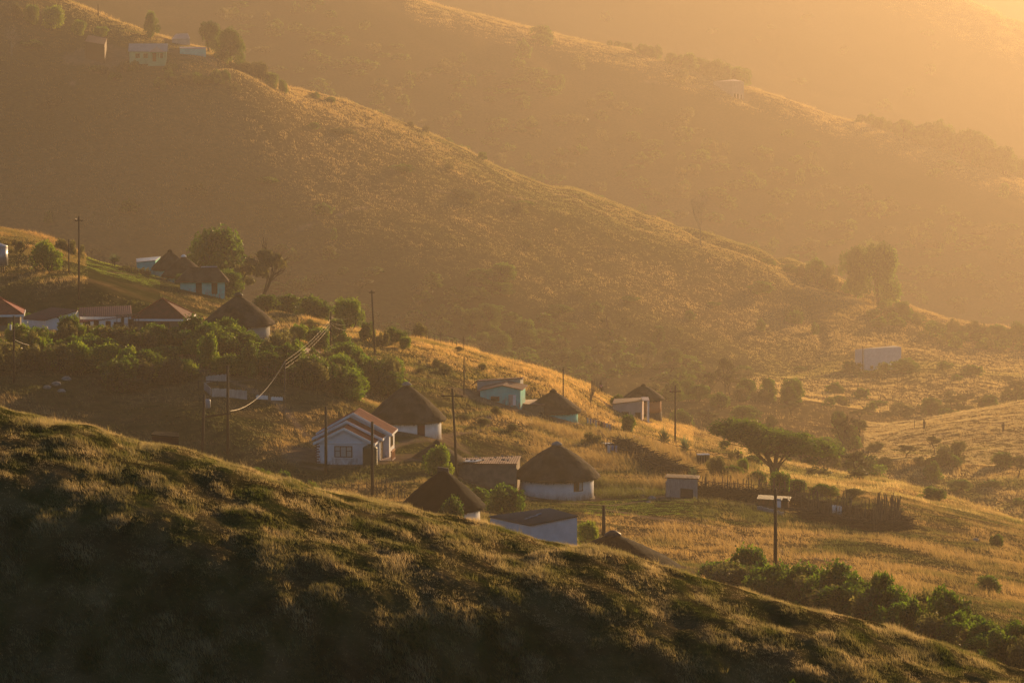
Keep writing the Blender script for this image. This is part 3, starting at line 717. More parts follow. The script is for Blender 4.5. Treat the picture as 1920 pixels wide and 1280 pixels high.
# ---------------------------------------------------------------- white gabled house
g = at(648, 258); g.z -= .05
o = empty('gabled_house', g, R(-5.5), 'white cottage with three stepped terracotta gable roofs and a curtained window', 'house', 'square houses')
TAKEN.append((g.x, g.y + 3.5, 5.2))
def gable(x0, x1, y0, y1, he, hr, xr, e=.28, fy=.25, wall='white', tag_=''):
    w_ = MB().prism([(x0, y0, -.6), (x1, y0, -.6), (x1, y0, he), (xr, y0, hr), (x0, y0, he)], (0, y1 - y0, 0)).build('wall', M[wall], o)
    sl = (hr - he) / (xr - x0); sr = (hr - he) / (x1 - xr); t = .1
    yb = y1 + .05
    r = MB(); r.slab([(x0 - e, y0 - fy, he - e * sl + t), (xr, y0 - fy, hr + t), (xr, yb, hr + t), (x0 - e, yb, he - e * sl + t)], .07)
    r.slab([(xr, y0 - fy, hr + t), (x1 + e, y0 - fy, he - e * sr + t), (x1 + e, yb, he - e * sr + t), (xr, yb, hr + t)], .072)
    nrib = 10
    for i in range(1, nrib):
        y = y0 - fy + (yb - y0 + fy) * i / nrib
        r.tube([(x0 - e, y, he - e * sl + t + .01), (xr, y, hr + t + .01)], .022, k=4); r.tube([(xr, y, hr + t + .01), (x1 + e, y, he - e * sr + t + .01)], .022, k=4)
    r.build('roof', M['redroof'], o)
    f = MB(); h = .2
    f.prism([(x0 - e - .02, y0 - fy - .05, he - e * sl + t - h), (xr, y0 - fy - .05, hr + t - h), (xr, y0 - fy - .05, hr + t + .05), (x0 - e - .02, y0 - fy - .05, he - e * sl + t + .05)], (0, .045, 0))
    f.prism([(xr, y0 - fy - .05, hr + t - h), (x1 + e + .02, y0 - fy - .05, he - e * sr + t - h), (x1 + e + .02, y0 - fy - .05, he - e * sr + t + .05), (xr, y0 - fy - .05, hr + t + .05)], (0, .045, 0))
    f.box((x1 + e, y0 - fy, he - e * sr + t - .18), (x1 + e + .04, yb, he - e * sr + t - .0)).box((x0 - e - .04, y0 - fy, he - e * sl + t - .18), (x0 - e, yb, he - e * sl + t))
    f.build('fascia', M['white2'], o)
gable(-2.6, 2.4, 0, 2.4, 2.05, 3.3, -.1)
gable(-3.1, 2.75, 2.45, 4.6, 2.15, 3.62, -.25)
gable(-3.1, 3.3, 4.65, 8.2, 2.3, 4.05, .05)
m = MB()
for i in range(9):
    m.box((-2.66, -.04, i * .23), (-2.42 + (i % 2) * .1, .5, i * .23 + .11)); m.box((-3.16, 2.4, i * .23), (-2.9 + (i % 2) * .1, 2.9, i * .23 + .11))
    if i < 8: m.box((2.2 - (i % 2) * .1, -.035, i * .23), (2.46, .45, i * .23 + .11))
m.build('quoin', M['brick'], o)
f = MB(); wx0, wx1, wz0, wz1 = -1.0, .62, .72, 1.75
f.box((wx0, -.07, wz0), (wx1, .0, wz0 + .08)).box((wx0, -.07, wz1 - .08), (wx1, .0, wz1))
for x in (wx0, wx0 + .5, wx1 - .58, wx1 - .08): f.box((x, -.066, wz0 + .08), (x + .08, .0, wz1 - .08))
f.box((wx0 + .08, -.06, 1.28), (wx0 + .5, .0, 1.33)).box((wx1 - .5, -.06, 1.28), (wx1 - .08, .0, 1.33))
f = f.build('window', M['frame'], o)
MB().box((wx0 + .06, -.03, wz0 + .06), (wx1 - .06, -.005, wz1 - .06)).build('curtain', M['curtain'], f)
MB().box((wx0 - .06, -.12, wz0 - .08), (wx1 + .06, .0, wz0 - .005)).build('sill', M['white2'], f)
MB().tube([(-2.6, -.06, 1.98), (2.0, -.06, 1.98), (2.5, -.1, 1.6)], .035).build('gutter_pipe', M['white2'], o)
d = MB().box((2.74, 3.0, .1), (2.82, 4.1, 2.0)).build('door', M['brown'], o); MB().box((2.815, 3.2, 1.0), (2.86, 3.3, 1.1)).build('handle', M['iron'], d)
f = MB().box((3.29, 5.6, .9), (3.36, 6.9, 2.0)).build('window', M['frame'], o); MB().box((3.35, 5.7, 1.0), (3.38, 6.8, 1.9)).build('pane', M['glass'], f)
m = MB(); m.box((2.78, 2.6, -.5), (3.9, 4.6, .12)).box((3.9, 2.7, -.5), (4.3, 4.4, -.1)); m.build('step', M['pink'], o)
m = MB()
for y in (2.65, 3.3, 3.95, 4.55): m.box((3.75, y - .05, .12), (3.85, y + .05, .85))
m.box((3.72, 2.6, .85), (3.88, 4.6, .93)); m.build('porch_rail', M['orange'], o)
# water tank at the corner
g = at(694, 256.5); g.z -= .1; o = empty('rainwater_tank', g, 0, 'dark green ribbed rainwater tank at the right corner of the white gabled house', 'water tank')
pr = [(.62, -.3)]
for i in range(12): pr += [(.62, i * .14), (.66, i * .14 + .04), (.66, i * .14 + .1)]
pr += [(.62, 1.72), (.3, 1.9), (.2, 1.92)]
MB().lathe(pr, 28).build('tank_body', M['tank'], o, True)
MB().lathe([(.2, 1.9), (.22, 1.93), (.22, 2.0), (.04, 2.03)], 16).build('lid', M['tank'], o, True)
MB().tube([(-.25, -.68, .1), (-.25, -.74, .1), (-.25, -.74, .0)], .03).build('tap', M['iron'], o)
# ---------------------------------------------------------------- poles and wires
def pole_at(u, vt, vb, Y0, Y1, r, label, arm=None, lean=0.0, name='power_pole', group='wooden power line poles', mat='wood', insul=0, u_top=None):
    g = seen(u, vb, Y0, Y1)
    top = ray(u_top if u_top is not None else u, vt, g.y, True)
    h = top.z - g.z
    o = empty(name, g, 0, label, 'pole' if name != 'fence_post' else 'post', group)
    dx = top.x - g.x
    MB().tube([(0, 0, -.5), (dx * .5, 0, h * .5), (dx, 0, h)], r, r * .72, 8).build('shaft', M[mat], o, True)
    if arm:
        w, dz, tilt = arm
        b = MB(); b.box((-w, -.06, -.06), (w, .06, .06)); c = b.build('crossarm', M['wood'], o)
        c.location = (dx, -.1, h - dz); c.rotation_euler = (0, tilt, R(10))
        for x in (-w * .85, w * .85):
            i = MB().lathe([(.05, .06), (.07, .12), (.035, .16), (.06, .22), (.02, .26)], 8).build('insulator', M['porcelain'], c, True); i.location = (x, 0, 0)
        MB().tube([(0, 0, .3), (-w * .45, 0, 0)], .02, k=4).tube([(0, 0, .3), (w * .45, 0, 0)], .02, k=4).build('brace', M['iron'], c)
    return o, g, top
pole_at(148, 405, 530, 335, 352, .14, 'tall power pole with a crossarm near its top on the grassy bank at left', arm=(.5, .55, 0))
pole_at(129, 449, 512, 348, 380, .09, 'shorter plain pole just left of the tall crossarm pole at far left')
pL = pole_at(26, 592, 718, 270, 300, .12, 'pole at the left edge with a cable to the white gable wall')
MB().box((-.28, -.2, 5.2), (-.1, .02, 5.7)).build('meter_box', M['white2'], pL[0])
pole_at(620, 584, 662, 300, 360, .1, 'thin pole where two cable spans meet')
pT = pole_at(703, 545, 665, 310, 350, .13, 'tall pole with a small crossarm at the right end of the cables', arm=(.35, .2, 0), u_top=697)
pB = pole_at(532, 676, 790, 270, 330, .07, 'thin pale pole standing in dry grass below the garden', mat='greywood', u_top=535)
pole_at(611, 762, 886, 150, 258, .14, 'dark pole standing right in front of the white gabled house')
pole_at(698, 790, 930, 120, 240, .15, 'dark pole in front of the rainwater tank')
pole_at(857, 728, 892, 200, 258, .13, 'leaning pole with a wide crossarm between the large round house and the second one', arm=(1.0, .68, R(3)), u_top=848)
pole_at(870, 668, 740, 318, 345, .08, 'thin bare pole left of the turquoise cottage')
pole_at(1056, 688, 748, 340, 400, .09, 'thin bare pole behind the small turquoise round hut')
pole_at(1266, 722, 833, 300, 372, .12, 'hazy pole with a short crossarm right of the orange hut', arm=(.7, .75, 0))
pole_at(1132, 947, 1004, 196, 240, .15, 'short thick pole stump between the white shed and the black roof')
pole_at(1454, 916, 1062, 185, 240, .14, 'tall bare pole in the tussock grass in front of the stick kraal')
pole_at(1618, 648, 705, 600, 642, .16, 'pole standing before the left end of the long valley house')
pole_at(184, 8, 30, 715, 745, .2, 'distant pole on the skyline ridge at upper left')
pole_at(1384, 838, 868, 280, 320, .05, 'thin stake right of the pallet box in the dry grass', name='fence_post', mat='greywood')
# twin pole structure with a transformer
g = seen(427, 852, 180, 262); Yh = g.y
o = empty('twin_pole', g, 0, 'twin pole with a low crossbeam and a small transformer can', 'pole', 'wooden power line poles')
tr_ = ray(427, 685, Yh) - g; a0 = ray(383, 739, Yh - 2) - g; a1 = ray(379, 842, Yh - 2) - g; a1.z -= .8
MB().tube([(0, 0, -.6), tr_], .15, .11, 8).build('shaft', M['wood'], o, True)
MB().tube([a1, a0], .15, .11, 8).build('shaft', M['wood'], o, True)
b0, b1 = ray(382, 781, Yh - 1.6) - g, ray(432, 775, Yh + .1) - g
MB().tube([b0, b1], .09, k=4).build('crossbeam', M['wood'], o)
q = ray(388, 762, Yh - 2) - g
c = MB().lathe([(.2, 0), (.24, .1), (.24, .7), (.2, .8)], 14).build('transformer', M['zinc'], o, True); c.location = q + Vector((.12, -.25, -.1))
MB().tube([(0, 0, .8), (.0, 0, 1.05)], .05).tube([(.1, 0, .8), (.5, 0, .75)], .03).build('bushing', M['porcelain'], c)
H = g + tr_
def cable(P, Q, sag, r, label, n=16):
    P, Q = Vector(P), Vector(Q)
    pts = [P.lerp(Q, i / n) - Vector((0, 0, 4 * sag * (i / n) * (1 - i / n))) for i in range(n + 1)]
    o = MB().tube([p - P for p in pts], r, k=5).build('power_cable', M['wire'])
    o.location = P
    return tag(o, label, 'cable', 'overhead cables')
t1 = pB[2]; t2 = ray(620, 600, seen(620, 662, 300, 360).y); t3 = ray(698, 572, pT[1].y)
cable(ray(432, 770, Yh), t1, 1.1, .016, 'thick bright cable from the twin pole up to the thin pale pole')
for k, d in enumerate((0, .4, .8)):
    cable(t1 - Vector((0, 0, d * .9)), t2 - Vector((0, 0, d - .1)), .35, .006, ('top', 'middle', 'lowest')[k] + ' of three thin wires rising from the thin pale pole')
for k, (d, s) in enumerate(((-.35, 1.0), (.25, 1.2), (.45, 1.6))):
    cable(t2 - Vector((0, 0, d)), t3 + Vector((0, 0, .5 - k * .35)), s, .006, ('top', 'middle', 'lowest')[k] + ' of three sagging wires ending at the small crossarm pole')
cable(ray(28, 637, pL[1].y), ray(146, 582, 331), 1.9, .024, 'pale cable sagging from the left edge pole to the white gable wall')

# ---------------------------------------------------------------- fences
def stakes(name, label, cat, pts, n, h, r, mat='greywood', seed=0, rails=(.35, .75), brush=None, lean=.1, group='fences and kraals'):
    """pts: (u, depth) list; a line of stakes following the land"""
    rr = random.Random(seed)
    W = [at(*p) for p in pts]; L = [0]
    for a, b in zip(W, W[1:]): L.append(L[-1] + (b - a).length)
    def on(t):
        t *= L[-1]
        for i in range(len(W) - 1):
            if t <= L[i + 1] or i == len(W) - 2:
                p = W[i].lerp(W[i + 1], (t - L[i]) / (L[i + 1] - L[i])); p.z = float(gz([p.x], [p.y])[0]); return p
    o = empty(name, W[0], 0, label, cat, group)
    def stake(p):
        m = MB()
        hh = h * rr.uniform(.6, 1.25); dx, dy = rr.gauss(0, lean), rr.gauss(0, lean)
        return m.tube([p - W[0] - Vector((0, 0, .3)), p - W[0] + Vector((dx * .5, dy * .5, hh * .55)), p - W[0] + Vector((dx, dy, hh))], r * rr.uniform(.7, 1.2), r * .6, 5)
    for i in range(min(n, 90)): stake(on((i + rr.uniform(-.3, .3)) / n if i else 0)).build('stake', M[mat], o)
    m = MB()
    for z in rails:
        P = [on(i / 40) - W[0] + Vector((rr.gauss(0, .03), 0, h * z + rr.gauss(0, .05))) for i in range(41)]
        m.tube(P, .03, k=4)
    if rails: m.build('rail', M[mat], o)
    if brush:
        bh, bn = brush; m = MB()
        for i in range(bn):
            p = on(rr.random()) - W[0] + Vector((rr.gauss(0, .15), rr.gauss(0, .25), rr.uniform(-.1, bh)))
            d = Vector((rr.gauss(0, .7), rr.gauss(0, .3), rr.gauss(0, .22)))
            m.tube([p - d, p + d], .035, .02, 3)
        m.build('brushwood', M['twig'], o)
    return o
stakes('brush_fence', 'dark sloping heap of piled brushwood fencing off the yard right of the curtained round house', 'brush fence', [(1160, 300), (1180, 296), (1210, 290), (1250, 284), (1290, 278)], 30, 1.5, .05, 'greywood', 2, (), (1.15, 1900))
stakes('kraal_fence', 'long brown brush and stick fence running right from the corrugated hut to the kraal shelter', 'fence', [(1300, 262), (1340, 262), (1380, 262), (1430, 261), (1490, 262)], 60, 1.9, .06, 'greywood', 3, (.4, .85), (1.1, 1900))
stakes('stick_kraal', 'ragged stick kraal with leaning grey stakes at the right end of the brush fence', 'kraal', [(1490, 257), (1550, 254), (1610, 252), (1680, 250), (1688, 243), (1640, 240), (1570, 243), (1500, 248)], 88, 2.1, .06, 'greywood', 4, (.4,), (.9, 1800), .16)
stakes('kraal_end_fence', 'dense upright sticks closing the far right corner of the kraal', 'kraal', [(1640, 246), (1665, 246), (1688, 246)], 46, 2.5, .06, 'greywood', 5, (), (.5, 260), .2)
stakes('stake_fence', 'thin stake fence climbing the golden slope left of the pink porch house', 'fence', [(1107, 366), (1112, 380), (1120, 392), (1128, 400), (1140, 408)], 22, 1.9, .05, 'greywood', 6, ())
stakes('wire_fence', 'sparse posts of a wire fence crossing the dry grass below the orange hut', 'fence', [(1215, 330), (1240, 322), (1265, 318), (1300, 312), (1370, 305)], 12, 1.3, .045, 'greywood', 7, (.9,))
stakes('garden_fence', 'row of thin garden stakes in the tall grass right of the curtained round house', 'fence', [(1120, 308), (1140, 296), (1170, 290), (1230, 280), (1290, 272)], 26, 1.5, .035, 'greywood', 8, (.8,))
stakes('skyline_fence', 'line of small posts along the crest behind the golden slope', 'fence', [(760, 380), (800, 382), (840, 383), (880, 384)], 12, 1.4, .06, 'greywood', 9, (.85,))
stakes('paddock_fence', 'weathered stake fence around the lawn at upper left', 'fence', [(165, 410), (190, 415), (240, 405), (285, 398)], 22, 1.2, .045, 'greywood', 10, (.8,))
stakes('garden_stick_fence', 'row of pale sticks under the dark garden bushes at left', 'fence', [(350, 306), (400, 302), (450, 302), (500, 300)], 34, 2.0, .035, 'greywood', 11, (.5,))
stakes('lower_garden_fence', 'row of pale sticks below the large dark bush beside the thin pale pole', 'fence', [(455, 296), (490, 294), (520, 292), (560, 292)], 24, 1.6, .035, 'greywood', 12, (.7,))
stakes('hedge_fence', 'thin stakes among low bushes in front of the white gabled house', 'fence', [(660, 238), (700, 236), (740, 232), (765, 228)], 11, 1.3, .04, 'greywood', 13, ())
stakes('corner_gate', 'dark post and rail stub by the brow at the left edge', 'gate', [(57, 250), (66, 251), (76, 253)], 4, 1.4, .06, 'wood', 14, (.9,))
# washing on lines and fences
def washing(u0, u1, Y, h, items, label, seed):
    rr = random.Random(seed)
    a, b = at(u0, Y), at(u1, Y); a2, b2 = a + Vector((0, 0, h)), b + Vector((0, 0, h))
    o = empty('washing_line', a, 0, label, 'washing line', 'washing lines')
    for p in (a, b): MB().tube([p - a - Vector((0, 0, .3)), p - a + Vector((0, 0, h + .1))], .04).build('post', M['greywood'], o)
    MB().tube([a2 - a, (a2 + b2) / 2 - a - Vector((0, 0, .08)), b2 - a], .012, k=4).build('line', M['wire'], o)
    D = b2 - a2; wn = Vector((D.y, -D.x, 0)).normalized()
    for i, mt in enumerate(items):
        t0 = (i + .12) / len(items); t1_ = t0 + rr.uniform(.5, .8) / len(items); hh = rr.uniform(.4, .9)
        V = []; F = []; n = 6
        for k in range(n + 1):
            p = a2.lerp(b2, t0 + (t1_ - t0) * k / n) - a
            for q in range(4):
                V.append(p - Vector((0, 0, hh * q / 3)) + wn * (.06 * math.sin(k * 2.1 + i) * q / 3))
        for k in range(n):
            for q in range(3): F.append((k * 4 + q, (k + 1) * 4 + q, (k + 1) * 4 + q + 1, k * 4 + q + 1))
        c = link_mesh('garment', V, F, M[mt], o); s = c.modifiers.new('s', 'SOLIDIFY'); s.thickness = .02
washing(1100, 1146, 338, 1.0, ['cloth_white', 'cloth_blue', 'cloth_pink', 'cloth_white', 'cloth_red', 'cloth_dark', 'cloth_pink', 'cloth_white', 'cloth_blue'], 'crowded line of white, pink and red washing below the pink porch house', 3)
washing(1186, 1210, 330, .9, ['cloth_white', 'cloth_dark', 'cloth_white', 'cloth_blue'], 'short washing line with a white and a dark cloth near the hazy crossarm pole', 5)
washing(1138, 1160, 292, 1.3, ['cloth_white', 'cloth_blue', 'cloth_blue'], 'washing line with pale blue clothes at the left end of the dark brush heap', 6)
washing(448, 520, 308, 1.2, ['cloth_pink', 'cloth_white', 'cloth_blue'], 'faint washing line between dark garden bushes below the tall thatch', 8)
# pale sheets lying by the garden
def sheet(name, label, P, mat, t=.06, cat='metal sheet'):
    W = [seen(*p) for p in P]; b = sum(W, Vector()) / len(W)
    o = MB().slab([w_ - b + Vector((0, 0, .15)) for w_ in W], t).build(name, M[mat]); o.location = b
    return tag(o, label, cat, 'metal sheets')
def wall_sheet(label, A, B, h, mat):
    a, b = [seen(q[0], q[1], 262, 335) if q[1] > 400 else at(*q) for q in (A, B)]; z = (a.z + b.z) / 2; d = (b - a); n = Vector((d.y, -d.x, 0)).normalized()
    k = 14; m = MB()
    for i in range(k):
        p, q = a.lerp(b, i / k) - a, a.lerp(b, (i + 1) / k) - a
        m.prism([p + Vector((0, 0, -.2)), q + Vector((0, 0, -.2)), q + Vector((0, 0, h + .03 * (i % 3))), p + Vector((0, 0, h + .03 * (i % 3)))], n * (.03 + .025 * (i % 2)))
    o = m.build('sheet_fence', M[mat]); o.location = a
    return tag(o, label, 'sheet fence', 'corrugated fence pieces')
wall_sheet('longer pale corrugated fence panel behind the twin pole', (397, 744), (463, 749), .85, 'zinc')
wall_sheet('slanting pale corrugated panel left of the longer one', (383, 730), (396, 742), .7, 'zinc')
wall_sheet('upper pale corrugated panel behind the twin pole', (386, 718), (424, 714), .65, 'zinc')
wall_sheet('low bright sheet strip left of the thin pale pole', (480, 748), (502, 749), .35, 'white2')
wall_sheet('low bright sheet strip touching the thin pale pole', (508, 750), (530, 751), .3, 'white2')
for k, (A, B) in enumerate((((360, 708), (425, 702)), ((372, 728), (480, 727)))):
    a, b = seen(*A, 262, 335), seen(*B, 262, 335)
    m = MB().tube([Vector((0, 0, .75)), (b - a) * .5 + Vector((0, 0, .62)), b - a + Vector((0, 0, .8))], .05, k=5); 
    for t in (0, .33, .66, 1): 
        q = (b - a) * t; m.tube([q - Vector((0, 0, .2)), q + Vector((0, 0, .75))], .05, k=5)
    o = m.build('pole_rail', M['greywood']); o.location = a; tag(o, ('upper', 'lower')[k] + ' rough pole rail above the pale corrugated panels', 'rail', 'pole rails')
wall_sheet('pale sheets lying along the foot of the kraal shelter', (1420, 252), (1470, 248), .3, 'zinc')
o = wall_sheet('leaning white board inside the stick kraal', (1560, 250), (1578, 249), 1.2, 'white2')
# pallet box
g = at(1318, 302); o = empty('pallet_box', g, R(10), 'small slatted pallet box in the dry grass above the corrugated hut', 'crate')
m = MB()
for x in (-.55, -.28, 0, .28, .5): m.box((x, -.4, 0), (x + .1, -.35, 1.1))
m.build('slat', M['greywood'], o); MB().box((-.6, -.36, .1), (.62, .4, 1.0)).build('box_body', M['wood'], o)
MB().box((-.62, -.42, 1.1), (.65, .42, 1.16)).build('top_board', M['zinc'], o)
# ---------------------------------------------------------------- stones
def stone(g, r, label, seed, grp='loose stones'):
    rr = np.random.default_rng(seed)
    m = MB().lathe([(r * .75, -r * .3), (r * 1.05, r * .05), (r * .95, r * .35), (r * .6, r * .62), (r * .15, r * .72)], 9, .16, seed)
    o = m.build('stone', M['stone'], smooth=False); o.location = g; o.rotation_euler = (0, 0, seed * 1.3)
    return tag(o, label, 'stone', grp)
stone(seen(1196, 922, 240, 300), .62, 'largest dark boulder on the lawn right of the curtained round house', 1)
stone(seen(1203, 931, 240, 300), .34, 'pale stone just below the largest boulder on the lawn', 2)
stone(seen(1135, 929, 240, 300), .4, 'flat stone on the lawn nearest the curtained round house', 3)
stone(seen(1155, 912, 250, 310), .3, 'small pale stone at the upper edge of the lawn', 4)
stone(seen(1222, 935, 240, 300), .4, 'dark stone right of the pale one on the lawn', 5)
stone(seen(1216, 942, 240, 300), .22, 'small white stone lowest on the lawn', 6)
for k, (u, v, r) in enumerate(((88, 728, .42), (106, 722, .5), (115, 734, .4), (124, 712, .5), (196, 710, .38), (229, 712, .42), (186, 686, .2))):
    stone(seen(u, v, 262, 330), r, ('leftmost pale rock by the dark bushes near the left edge', 'broad pale rock second from left near the dark bushes', 'pale rock lowest of its cluster near the dark bushes', 'pale rock behind the cluster at left', 'upright pale rock under the dark bushes, left of two', 'upright pale rock under the dark bushes, right of two', 'tiny pale rock high under the dark bushes')[k], 20 + k)
stone(seen(1647 + 182, 1013, 230, 300), .3, 'lone pale stone in the tussock grass near the right edge', 40)

# ---------------------------------------------------------------- people
def person(g, rz, h, label, shirt, trousers, pose='stand'):
    s = h / 1.72
    o = empty('person', g, rz, label, 'person', 'people')
    def skin_obj(name, V, E, Rr, mat, root=0):
        me = bpy.data.meshes.new(name); me.from_pydata([Vector(v) * s for v in V], E, []); me.materials.append(M[mat])
        ob = bpy.data.objects.new(name, me); col.objects.link(ob); ob.parent = o
        ob.modifiers.new('k', 'SKIN'); 
        for i, q in enumerate(me.skin_vertices[0].data): q.radius = (Rr[i] * s, Rr[i] * s)
        me.skin_vertices[0].data[root].use_root = True
        sb = ob.modifiers.new('s', 'SUBSURF'); sb.levels = 1; sb.render_levels = 1
        return ob
    bend = .12
    V = [(0, 0, .93), (0, 0, 1.12), (0, 0, 1.35), (0, .0, 1.47), (0, -.01, 1.56), (0, -.02, 1.64), (0, 0, 1.71)]; E = [(0, 1), (1, 2), (2, 3), (3, 4), (4, 5), (5, 6)]; Rr = [.14, .125, .15, .055, .075, .085, .05]
    for sx in (-1, 1):
        n = len(V); fw = .14 * sx if pose == 'walk' else 0
        V += [(sx * .09, 0, .86), (sx * .1, -fw * .5 - .02, .48), (sx * .1, fw, .09), (sx * .11, fw - .13, .035)]; E += [(0, n), (n, n + 1), (n + 1, n + 2), (n + 2, n + 3)]; Rr += [.09, .06, .042, .035]
        n = len(V); fa = -fw
        V += [(sx * .18, 0, 1.38), (sx * .23, fa * .3, 1.1), (sx * .22, fa - .08, .86), (sx * .22, fa - .1, .80)]; E += [(2, n), (n, n + 1), (n + 1, n + 2), (n + 2, n + 3)]; Rr += [.055, .043, .03, .024]
        hn = len(V) - 1
        for q, (dx, dy, dz) in enumerate(((-.02, -.03, -.085), (-.008, -.01, -.095), (.006, .01, -.09), (.018, .028, -.07), (-.04 * sx, -.03, -.03))):
            k = len(V); V += [(V[hn][0] + dx * .6, V[hn][1] + dy, V[hn][2] + dz * .5), (V[hn][0] + dx, V[hn][1] + dy * 1.1 - .01, V[hn][2] + dz)]; E += [(hn, k), (k, k + 1)]; Rr += [.009, .007]
    skin_obj('body', V, E, Rr, 'skin')
    V = [(0, 0, .96), (0, 0, 1.12), (0, 0, 1.37)]; E = [(0, 1), (1, 2)]; Rr = [.15, .14, .165]
    for sx in (-1, 1): n = len(V); V += [(sx * .18, 0, 1.385), (sx * .215, -.01, 1.2)]; E += [(2, n), (n, n + 1)]; Rr += [.075, .065]
    skin_obj('shirt', V, E, Rr, shirt)
    V = [(0, 0, .95)]; E = []; Rr = [.155]
    for sx in (-1, 1):
        fw = .14 * sx if pose == 'walk' else 0
        n = len(V); V += [(sx * .09, 0, .84), (sx * .1, -fw * .5 - .02, .48), (sx * .1, fw, .12)]; E += [(0, n), (n, n + 1), (n + 1, n + 2)]; Rr += [.11, .08, .065]
    skin_obj('trousers', V, E, Rr, trousers)
    MB().lathe([(.085 * s, 1.62 * s), (.098 * s, 1.67 * s), (.07 * s, 1.73 * s), (.02 * s, 1.75 * s)], 12).build('hair', M['hair'], o, True)
    return o
person(seen(1733, 806, 455, 515), R(160), 1.75, 'person standing at the left end of the hazy playing field beside the posts', 'cloth_dark', 'cloth_dark', 'walk')
person(seen(1881, 811, 445, 512), R(190), 1.7, 'lone person standing on the hazy playing field near the right edge', 'cloth_dark', 'cloth_dark')
person(at(1127, 397), R(180), 1.7, 'person in a pale top behind the thin stake fence on the golden slope', 'cloth_pink', 'cloth_dark')
pg = ray(1508, 1083, 158); pgz = float(gz([pg.x], [158])[0])
person(Vector((pg.x, 158, pg.z - 1.72)) if pg.z - 1.72 > pgz else Vector((pg.x, 158, pgz)), R(170), 1.72, 'person in a pale shirt seen head and shoulders above the lower hedge bushes', 'cloth_white', 'cloth_dark')
g = seen(1723, 803, 455, 515); o = empty('goal_frame', g, R(20), 'small wooden goal frame at the left end of the hazy playing field', 'goal')
for x in (-.9, .9): MB().tube([(x, 0, -.2), (x, 0, 1.7)], .06).build('goal_post', M['greywood'], o)
MB().tube([(-.95, 0, 1.7), (.95, 0, 1.7)], .05).build('crossbar', M['greywood'], o)
# ---------------------------------------------------------------- foliage
def leaves(n, centres, radii, weights, size, seed, flat=1.0, hollow=.55, palette=((.055, .075, .02), (.09, .115, .028), (.035, .05, .015))):
    g = np.random.default_rng(seed)
    c = g.choice(len(centres), n, p=np.array(weights) / sum(weights))
    C = np.array(centres)[c]; Rd = np.array(radii)[c]
    d = g.normal(size=(n, 3)); d /= np.linalg.norm(d, axis=1)[:, None]
    rad = (hollow + (1 - hollow) * g.random(n)) * (1 + .12 * g.normal(size=n))
    P = C + d * (Rd * rad)[:, None] * np.array([1, 1, flat])
    nrm = d * .5 + g.normal(size=(n, 3)) * .8; nrm /= np.linalg.norm(nrm, axis=1)[:, None]
    a = np.cross(nrm, g.normal(size=(n, 3))); a /= np.linalg.norm(a, axis=1)[:, None]; b = np.cross(nrm, a)
    s = size * (.6 + .8 * g.random(n))[:, None]
    V = np.stack([P - a * s, P - b * s * .5, P + a * s, P + b * s * .5], 1).reshape(-1, 3)
    F = np.arange(n * 4).reshape(n, 4)
    pal = np.array(palette); cc = pal[(np.arange(len(centres)) * 7 + seed) % len(pal)]
    t = cc[c] * (.75 + .5 * g.random(n))[:, None]
    return V, F, np.repeat(t, 4, 0)
def lumps(k, seed, rx, rz, z0, rmin, rmax, skew=0):
    g = np.random.default_rng(seed); C = []; Rd = []
    for i in range(k):
        a = g.random() * 6.283; q = math.sqrt(g.random()) * .85; zz = g.random() ** .7
        q *= math.sqrt(max(0, 1 - zz * zz * .85))
        C.append((rx * q * math.cos(a) + skew * zz, rx * q * math.sin(a), z0 + rz * zz)); Rd.append(g.uniform(rmin, rmax))
    return C, Rd
def branches(seed, h, spread, r, depth=3, n0=1, start=.35, flat=False):
    rr = random.Random(seed); m = MB()
    def grow(p, d, l, r_, k):
        q = p + d * l; mid = p + d * l * .5 + Vector((rr.gauss(0, .04), rr.gauss(0, .04), 0)) * l
        m.tube([p, mid, q], r_, r_ * .68, 6 if k > 1 else 4)
        if k == 0: return
        for _ in range(3 if k > 1 else 3):
            e = (d + Vector((rr.gauss(0, spread), rr.gauss(0, spread), (rr.uniform(-.1, .25) if flat else rr.uniform(-.05, .4))))).normalized()
            grow(q, e, l * rr.uniform(.6, .85), r_ * .62, k - 1)
    for i in range(n0):
        d = Vector((rr.gauss(0, .12 if n0 == 1 else .55), rr.gauss(0, .12 if n0 == 1 else .55), 1)).normalized()
        grow(Vector((rr.gauss(0, .02) * n0, rr.gauss(0, .02) * n0, -.08)), d, h * start, r, depth)
    return m
PROTO = {}
def proto(key, parts):
    """parts: list of (name, V, F, tint, mat) meshes kept for reuse"""
    out = []
    for nm, V, F, t, mat in parts:
        o = link_mesh(nm, V, F, M[mat], tint=t); out.append((nm, o.data)); bpy.data.objects.remove(o)
    PROTO[key] = out
GREEN_A = ((.055, .095, .014), (.095, .15, .022), (.03, .055, .010), (.08, .115, .02))
OLIVE = ((.075, .075, .025), (.11, .105, .035), (.05, .05, .018))
BRIGHT = ((.11, .16, .02), (.16, .2, .03), (.07, .11, .015))
for s in range(5):
    C, Rd = lumps(34, 100 + s, .88, .8, .08, .12, .34)
    V, F, t = leaves(5200, C, Rd, [q ** 2 for q in Rd], .055, s, palette=GREEN_A)
    b = branches(s, .8, .5, .035, 2, 5)
    proto(('bush', s), [('foliage', V, F, t, 'leaf'), ('stem', b.v, b.f, None, 'bark')])
for s in range(4):
    C, Rd = lumps(18, 140 + s, .85, .8, .1, .18, .34)
    V, F, t = leaves(3400, C, Rd, [q ** 2 for q in Rd], .05, 40 + s, palette=OLIVE)
    b = branches(30 + s, .9, .5, .03, 2, 5)
    proto(('scrub', s), [('foliage', V, F, t, 'leaf'), ('stem', b.v, b.f, None, 'bark')])
